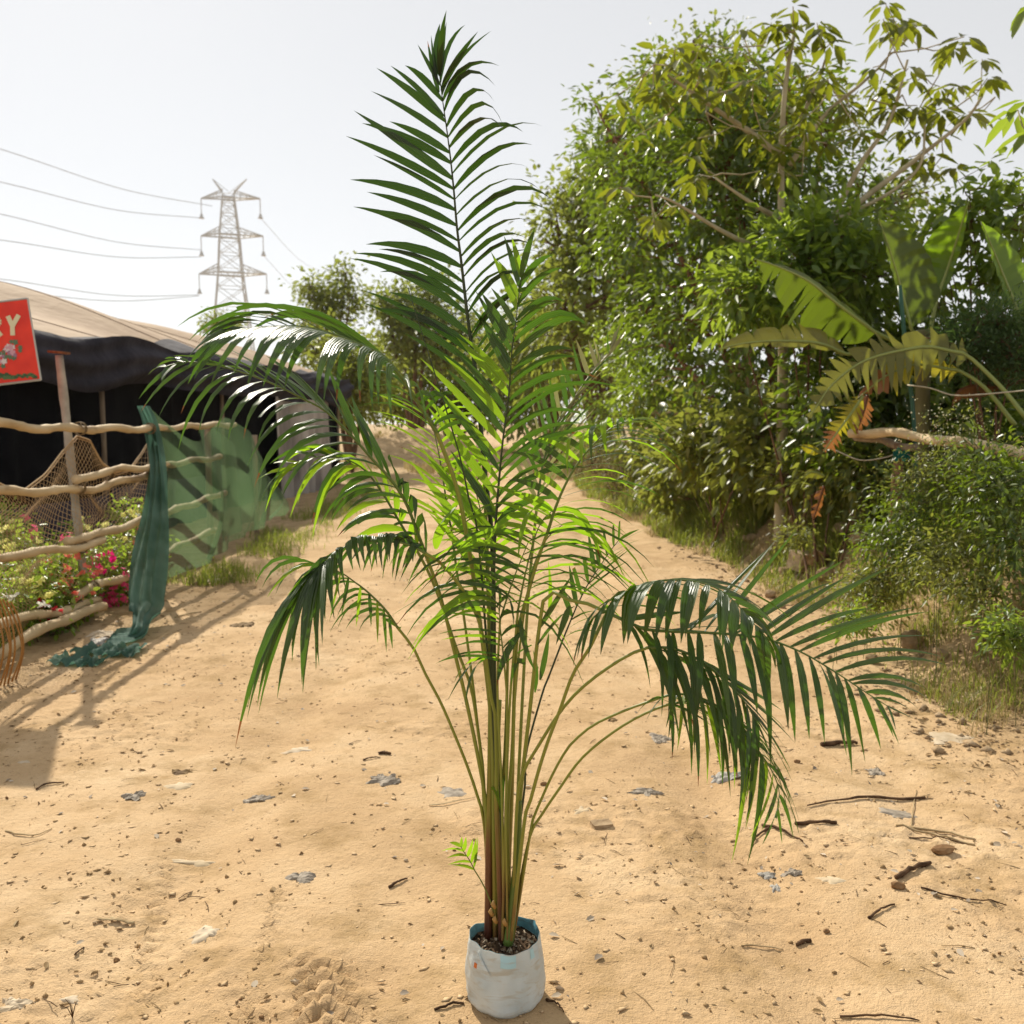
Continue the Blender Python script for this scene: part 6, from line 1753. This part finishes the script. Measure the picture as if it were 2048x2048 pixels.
stick('flat dark stick end in the left middle ground', [(758, 1508), (770, 1508), (780, 1509)], .007, r1=.007)
stick('thin brown twig just below the flat stick end', [(726, 1521), (745, 1517), (760, 1516)], .004)
stick('long pale strip of palm stalk left of the stems', [(857, 1612), (900, 1608), (951, 1597)], .006, M_STKP, flat=.35)
stick('reddish root poking out left of the grow bag', [(869, 2021), (895, 2014), (912, 2008), (928, 2011)], .0035, r1=.003)
stick('dark root poking out right of the grow bag', [(1093, 2002), (1112, 2010), (1128, 2024)], .004, r1=.0015)
stick('curved dark twig at the edge of the net shadow', [(72, 1580), (95, 1570), (128, 1567)], .005)
stick('flat ice cream stick lying on the left foreground', [(196, 1840), (230, 1845), (264, 1849)], .0075, M_STKP, r1=.0075, flat=.3, more=([(222, 1838), (245, 1846), (268, 1850)],))
stick('bent pale hoop of cane in the left foreground', [(12, 1663), (40, 1672), (75, 1672), (104, 1658)], .0035, M_STKP)
stick('thin twig below the dark stone in the left foreground', [(150, 1910), (160, 1903), (170, 1896)], .003)
stick('short twig near the net scrap shadow', [(350, 1236), (375, 1230), (403, 1225)], .008, M_STKP)
rrg = random.Random(12)
# paper, plastic and leaf scraps
SC = {'grey plastic': noise_mat('grey_plastic_scrap', [(.35, (.20, .165, .125)), (.65, (.38, .32, .25))], 30, .75, .2, .5, 60, dist=.004),
      'white plastic': noise_mat('white_plastic_scrap', [(.35, (.44, .34, .22)), (.65, (.60, .49, .35))], 14, .8, .2, .4, 50, dist=.004),
      'dusty paper': noise_mat('dusty_paper_scrap', [(.35, (.48, .37, .23)), (.65, (.60, .48, .32))], 14, .85, .2, .4, 50, dist=.004),
      'dry leaf': noise_mat('dead_leaf_scrap', [(.35, (.12, .07, .03)), (.65, (.30, .20, .09))], 14, .85, .2, .4, 50, dist=.004),
      'blue grey film': noise_mat('blue_grey_film', [(.35, (.23, .21, .18)), (.65, (.40, .37, .32))], 20, .65, .3, .4, 50, dist=.004)}
def scrap(label, px, py, wx, wy, kind, crump=.5, seed=0, cat='litter', name=None):
    c = gp(px, py)
    k = mpp(c.y); sx = wx * k / 2; sy = wy * k / 2 * (c.y / 1.0) / (CAMH) * .9
    n = 13
    b = MB(); G = np.zeros((n, n, 3))
    for j in range(n):
        for i in range(n):
            u, v = i / (n - 1) * 2 - 1, j / (n - 1) * 2 - 1
            a = math.atan2(v, u); rr = max(abs(u), abs(v))
            e = rr * (.45 + 1.05 * (float(vnoise(np.array([math.cos(a) * 2.2 + seed * 3.1]), np.array([math.sin(a) * 2.2 + seed]), 3)[0])))
            x = c.x + math.cos(a) * e * sx; y = c.y + math.sin(a) * e * sy
            up = crump * sx * (abs(float(fbm(np.array([u * 1.7 + seed]), np.array([v * 1.7]), 5, 4)[0])) * 1.3)
            G[j, i] = (x, y, hz(x, y) + .005 + up * (.4 + .6 * rr) - .010 * rr ** 3 * (.4 + float(vnoise(np.array([u * 4 + seed]), np.array([v * 4]), 6)[0])))
    b.grid(G)
    o = b.build(name or (kind.replace(' ', '_') + '_scrap'), SC[kind], None, crump < .45)
    return tag(o, label, cat)
scrap('grey plastic piece with a dark lifted edge on the right of the track', 1748, 1544, 56, 20, 'grey plastic', .5, 1)
scrap('dark striped crumpled plastic in the right foreground', 1588, 1746, 44, 18, 'grey plastic', .9, 2)
scrap('pale crumpled plastic left of the dark striped one', 1532, 1752, 44, 16, 'blue grey film', .6, 3)
scrap('torn bluish film just below the pale crumpled plastic', 1550, 1776, 22, 22, 'blue grey film', .7, 4)
scrap('flat grey plastic sheet by the pale straws', 1798, 1630, 82, 22, 'grey plastic', .15, 5)
scrap('flat piece of tan card in the right foreground', 1664, 1759, 54, 18, 'dusty paper', .08, 6)
scrap('long dusty plastic sheet near the turf at the right edge', 1884, 1474, 92, 26, 'white plastic', .12, 7)
scrap('white crumpled bag scrap in the left foreground', 414, 1866, 72, 36, 'white plastic', .3, 8)
scrap('dusty flattened wrapper left of centre', 398, 1726, 96, 16, 'dusty paper', .12, 9)
scrap('pale flat wrapper in the middle distance left of the palm', 598, 1500, 66, 18, 'white plastic', .2, 10)
scrap('dark crumpled foil at left in the middle ground', 270, 1592, 46, 20, 'grey plastic', .9, 11)
scrap('crumpled pale strip left of the palm in the middle ground', 520, 1600, 60, 18, 'grey plastic', .7, 12)
scrap('grey crumpled wad left of the palm base', 600, 1755, 48, 28, 'grey plastic', .8, 13)
scrap('pile of torn grey paper at the bottom left corner', 30, 2012, 70, 44, 'white plastic', .7, 14)
scrap('round pale lid lying in the bottom left', 137, 2000, 44, 22, 'white plastic', .03, 15)
scrap('ochre dry leaf lying on the left of the track', 362, 1545, 36, 14, 'dry leaf', .6, 16, 'dry leaf', 'dry_leaf')
scrap('pale torn paper above the dark foil', 360, 1572, 56, 16, 'dusty paper', .3, 17)
scrap('grey film pressed into the dirt behind the left stalks', 905, 1585, 70, 22, 'grey plastic', .3, 18)
scrap('grey crumpled film under the arched right frond', 1320, 1478, 46, 24, 'grey plastic', .8, 19)
scrap('grey plastic strip lying right of the palm', 1293, 1585, 70, 16, 'grey plastic', .5, 20)
scrap('heap of grey flakes left of the palm in the middle ground', 770, 1560, 62, 26, 'grey plastic', .7, 21)
scrap('bluish plastic shreds under the hanging right frond', 1450, 1555, 60, 18, 'blue grey film', .7, 22)
scrap('pale card scraps by the tile fragment', 1165, 1622, 50, 14, 'dusty paper', .15, 23)
scrap('white scrap lying under the net shadow at the left edge', 48, 1524, 32, 9, 'white plastic', .12, 24)
scrap('brown dead leaf in the middle of the track on the left', 1226, 1440, 24, 10, 'dry leaf', .8, 25, 'dry leaf', 'dry_leaf')
scrap('white rubbish piece beside the green net heap', 205, 1268, 44, 20, 'white plastic', .7, 26)
scrap('pale blue rubbish piece left of the green net heap', 195, 1282, 40, 18, 'blue grey film', .6, 27)
scrap('white litter on the shaded verge below the net', 380, 1135, 26, 12, 'white plastic', .7, 28)
scrap('pale litter piece farther along the shaded verge', 420, 1160, 40, 14, 'white plastic', .5, 29)
scrap('orange brown dead leaf on the far left of the sunny track', 480, 1250, 40, 10, 'dry leaf', .6, 30, 'dry leaf', 'dry_leaf')
scrap('thin pale strip of trash at the right verge', 1940, 1400, 90, 12, 'dusty paper', .2, 31)
scrap('little white scrap at the foot of the wheel marks', 590, 1960, 22, 8, 'white plastic', .3, 32)
# tiny seedling with white litter at the bottom left
sd = thing('seedling', 'tiny dry seedling standing in white litter at the bottom left', 'seedling', gp(145, 2035))
b_ = MB(); p = gp(145, 2035)
for k, (dx, dz) in enumerate(((0, .05), (-.03, .045), (.02, .055), (-.012, .06))):
    b_.tube([p, p + Vector((dx * .4, 0, dz * .6)), p + Vector((dx, -.01, dz))], [.0015, .0012, .0008], 4)
b_.build('stem', M_STK, sd)

# crumbs of earth, pebbles, leaf bits: nobody could count them
g = np.random.default_rng(44)
def crumbs(name, X, Y, s, mm, flat=1.0):
    n = len(X); Z = height(X, Y)
    O = np.array([[1, 0, 0], [0, 1, 0], [-1, 0, 0], [0, -1, 0], [0, 0, .75], [0, 0, -.5]])
    a = g.uniform(0, 2 * PI, n); ca, sa = np.cos(a), np.sin(a)
    J = O[None] * (1 + .45 * g.normal(size=(n, 6, 1))) * np.array([1.3, .9, flat])[None]
    x = J[..., 0] * ca[:, None] - J[..., 1] * sa[:, None]; y = J[..., 0] * sa[:, None] + J[..., 1] * ca[:, None]
    V = np.stack([X[:, None] + x * s[:, None], Y[:, None] + y * s[:, None], Z[:, None] + J[..., 2] * s[:, None] + s[:, None] * .25], -1).reshape(-1, 3)
    f = np.array([[0, 1, 4], [1, 2, 4], [2, 3, 4], [3, 0, 4], [1, 0, 5], [2, 1, 5], [3, 2, 5], [0, 3, 5]])
    Fq = (np.arange(n)[:, None, None] * 6 + f[None]).reshape(-1, 3)
    o = link(name, np_mesh(name, V, Fq, mm)); o['kind'] = 'stuff'
def spread(n, yhi=11, bias=2.0):
    Y = 2.0 + (yhi - 2.0) * g.random(n) ** bias
    X = -3.2 + 6.2 * g.random(n)
    return X, Y
X, Y = spread(34000)
cl = vnoise(X * 1.7, Y * 1.7, 81) * .6 + vnoise(X * 6, Y * 6, 402) * .4
k = g.random(len(X)) < .12 + .88 * sstep(.48, .68, cl)
X, Y = X[k], Y[k]
s = .0014 + .008 * g.random(len(X)) ** 6
crumbs('earth_crumbs', X, Y, s, noise_mat('earth_crumb', [(.35, (.24, .155, .075)), (.65, (.46, .32, .17))], 40, .95, .1, 0))
X, Y = spread(15000, 10, 1.9)
cl = vnoise(X * 1.3, Y * 1.3, 411) * .6 + vnoise(X * 5, Y * 5, 412) * .4
k = g.random(len(X)) < .25 + .75 * sstep(.42, .66, cl)
crumbs('earth_flakes', X[k], Y[k], .003 + .010 * g.random(k.sum()) ** 4, noise_mat('earth_flake', [(.35, (.40, .27, .14)), (.65, (.62, .45, .27))], 30, .95, .1, 0), .3)
X, Y = spread(260, 10, 1.7)
crumbs('dark_pebbles', X, Y, .002 + .007 * g.random(len(X)) ** 4, M_ROCKD)
X, Y = bank_points(2600, 4.4, 12, -.5, 1.4)
crumbs('verge_gravel', X, Y, .005 + .022 * g.random(len(X)) ** 4, M_ROCK)
X, Y = np.concatenate([spread(420, 9, 1.6)[i:i + 1][0] for i in (0,)]), None
X, Y = spread(420, 9, 1.6)
X2, Y2 = bank_points(1500, 4.2, 10, -.55, 1.0)
X3 = -2.9 + .35 * g.normal(size=900); Y3 = 3.6 + 6 * g.random(900)
X = np.r_[X, X2, X3]; Y = np.r_[Y, Y2, Y3]
n = len(X); a = g.uniform(0, 2 * PI, n)
D = np.stack([np.cos(a), np.sin(a), .25 * g.normal(size=n)], 1)
P = np.stack([X, Y, height(X, Y) + .004], 1)
V, Fq = leaf_arrays(P, D, np.array([0, 0, 1.]) + .35 * g.normal(size=(n, 3)), .012 + .04 * g.random(n) ** 2, .38)
o = link('leaf_litter', np_mesh('leaf_litter', V, Fq, leaf_mat('dead_leaf_litter', [(0, (.10, .055, .025)), (.5, (.24, .155, .07)), (1, (.42, .32, .18))], (.3, .2, .08), .8, .2, .2))); o['kind'] = 'stuff'
X, Y = spread(1500, 10, 1.6)
k = g.random(len(X)) < .15 + .85 * sstep(.5, .7, vnoise(X * 1.1, Y * 1.1, 421))
X, Y = X[k], Y[k]; n = len(X); a = g.uniform(0, 2 * PI, n)
D = np.stack([np.cos(a), np.sin(a), .2 * g.normal(size=n)], 1)
P = np.stack([X, Y, height(X, Y) + .006], 1)
V, Fq = leaf_arrays(P, D, np.array([0, 0, 1.]) + .3 * g.normal(size=(n, 3)), .010 + .030 * g.random(n) ** 2, .6)
o = link('paper_flakes', np_mesh('paper_flakes', V, Fq, leaf_mat('dusty_flakes', [(0, (.22, .18, .14)), (.5, (.46, .38, .28)), (1, (.62, .52, .40))], (.3, .25, .18), .85, .2, .1))); o['kind'] = 'stuff'
X, Y = spread(520, 9, 1.6)
b_ = MB()
for x, y in zip(X, Y):
    a = g.uniform(0, PI); l = g.uniform(.012, .05); r = g.uniform(.0007, .0017)
    d = Vector((math.cos(a), math.sin(a), 0)) * l; p = Vector((x, y, hz(x, y) + r))
    b_.tube([p - d, p + Vector((g.normal() * .003, g.normal() * .003, .003)), p + d], [r, r, r * .6], 3, int(g.integers(0, 2)), False)
o = b_.build('twig_bits', [M_STK, M_STKP]); o['kind'] = 'stuff'

# ------------------------------------------------------------------ hazy air
b_ = MB()
b_.box((0, 130, 22), (560, 320, 54))
hz_m = bpy.data.materials.new('haze_air')
hz_m.use_nodes = True
nt = hz_m.node_tree
nt.nodes.clear()
pv = nt.nodes.new('ShaderNodeVolumePrincipled')
pv.inputs['Color'].default_value = (.96, .96, .96, 1)
pv.inputs['Density'].default_value = HAZE
pv.inputs['Anisotropy'].default_value = .35
mo = nt.nodes.new('ShaderNodeOutputMaterial')
nt.links.new(pv.outputs[0], mo.inputs['Volume'])
haze = b_.build('haze', hz_m, None, False)
haze['kind'] = 'stuff'
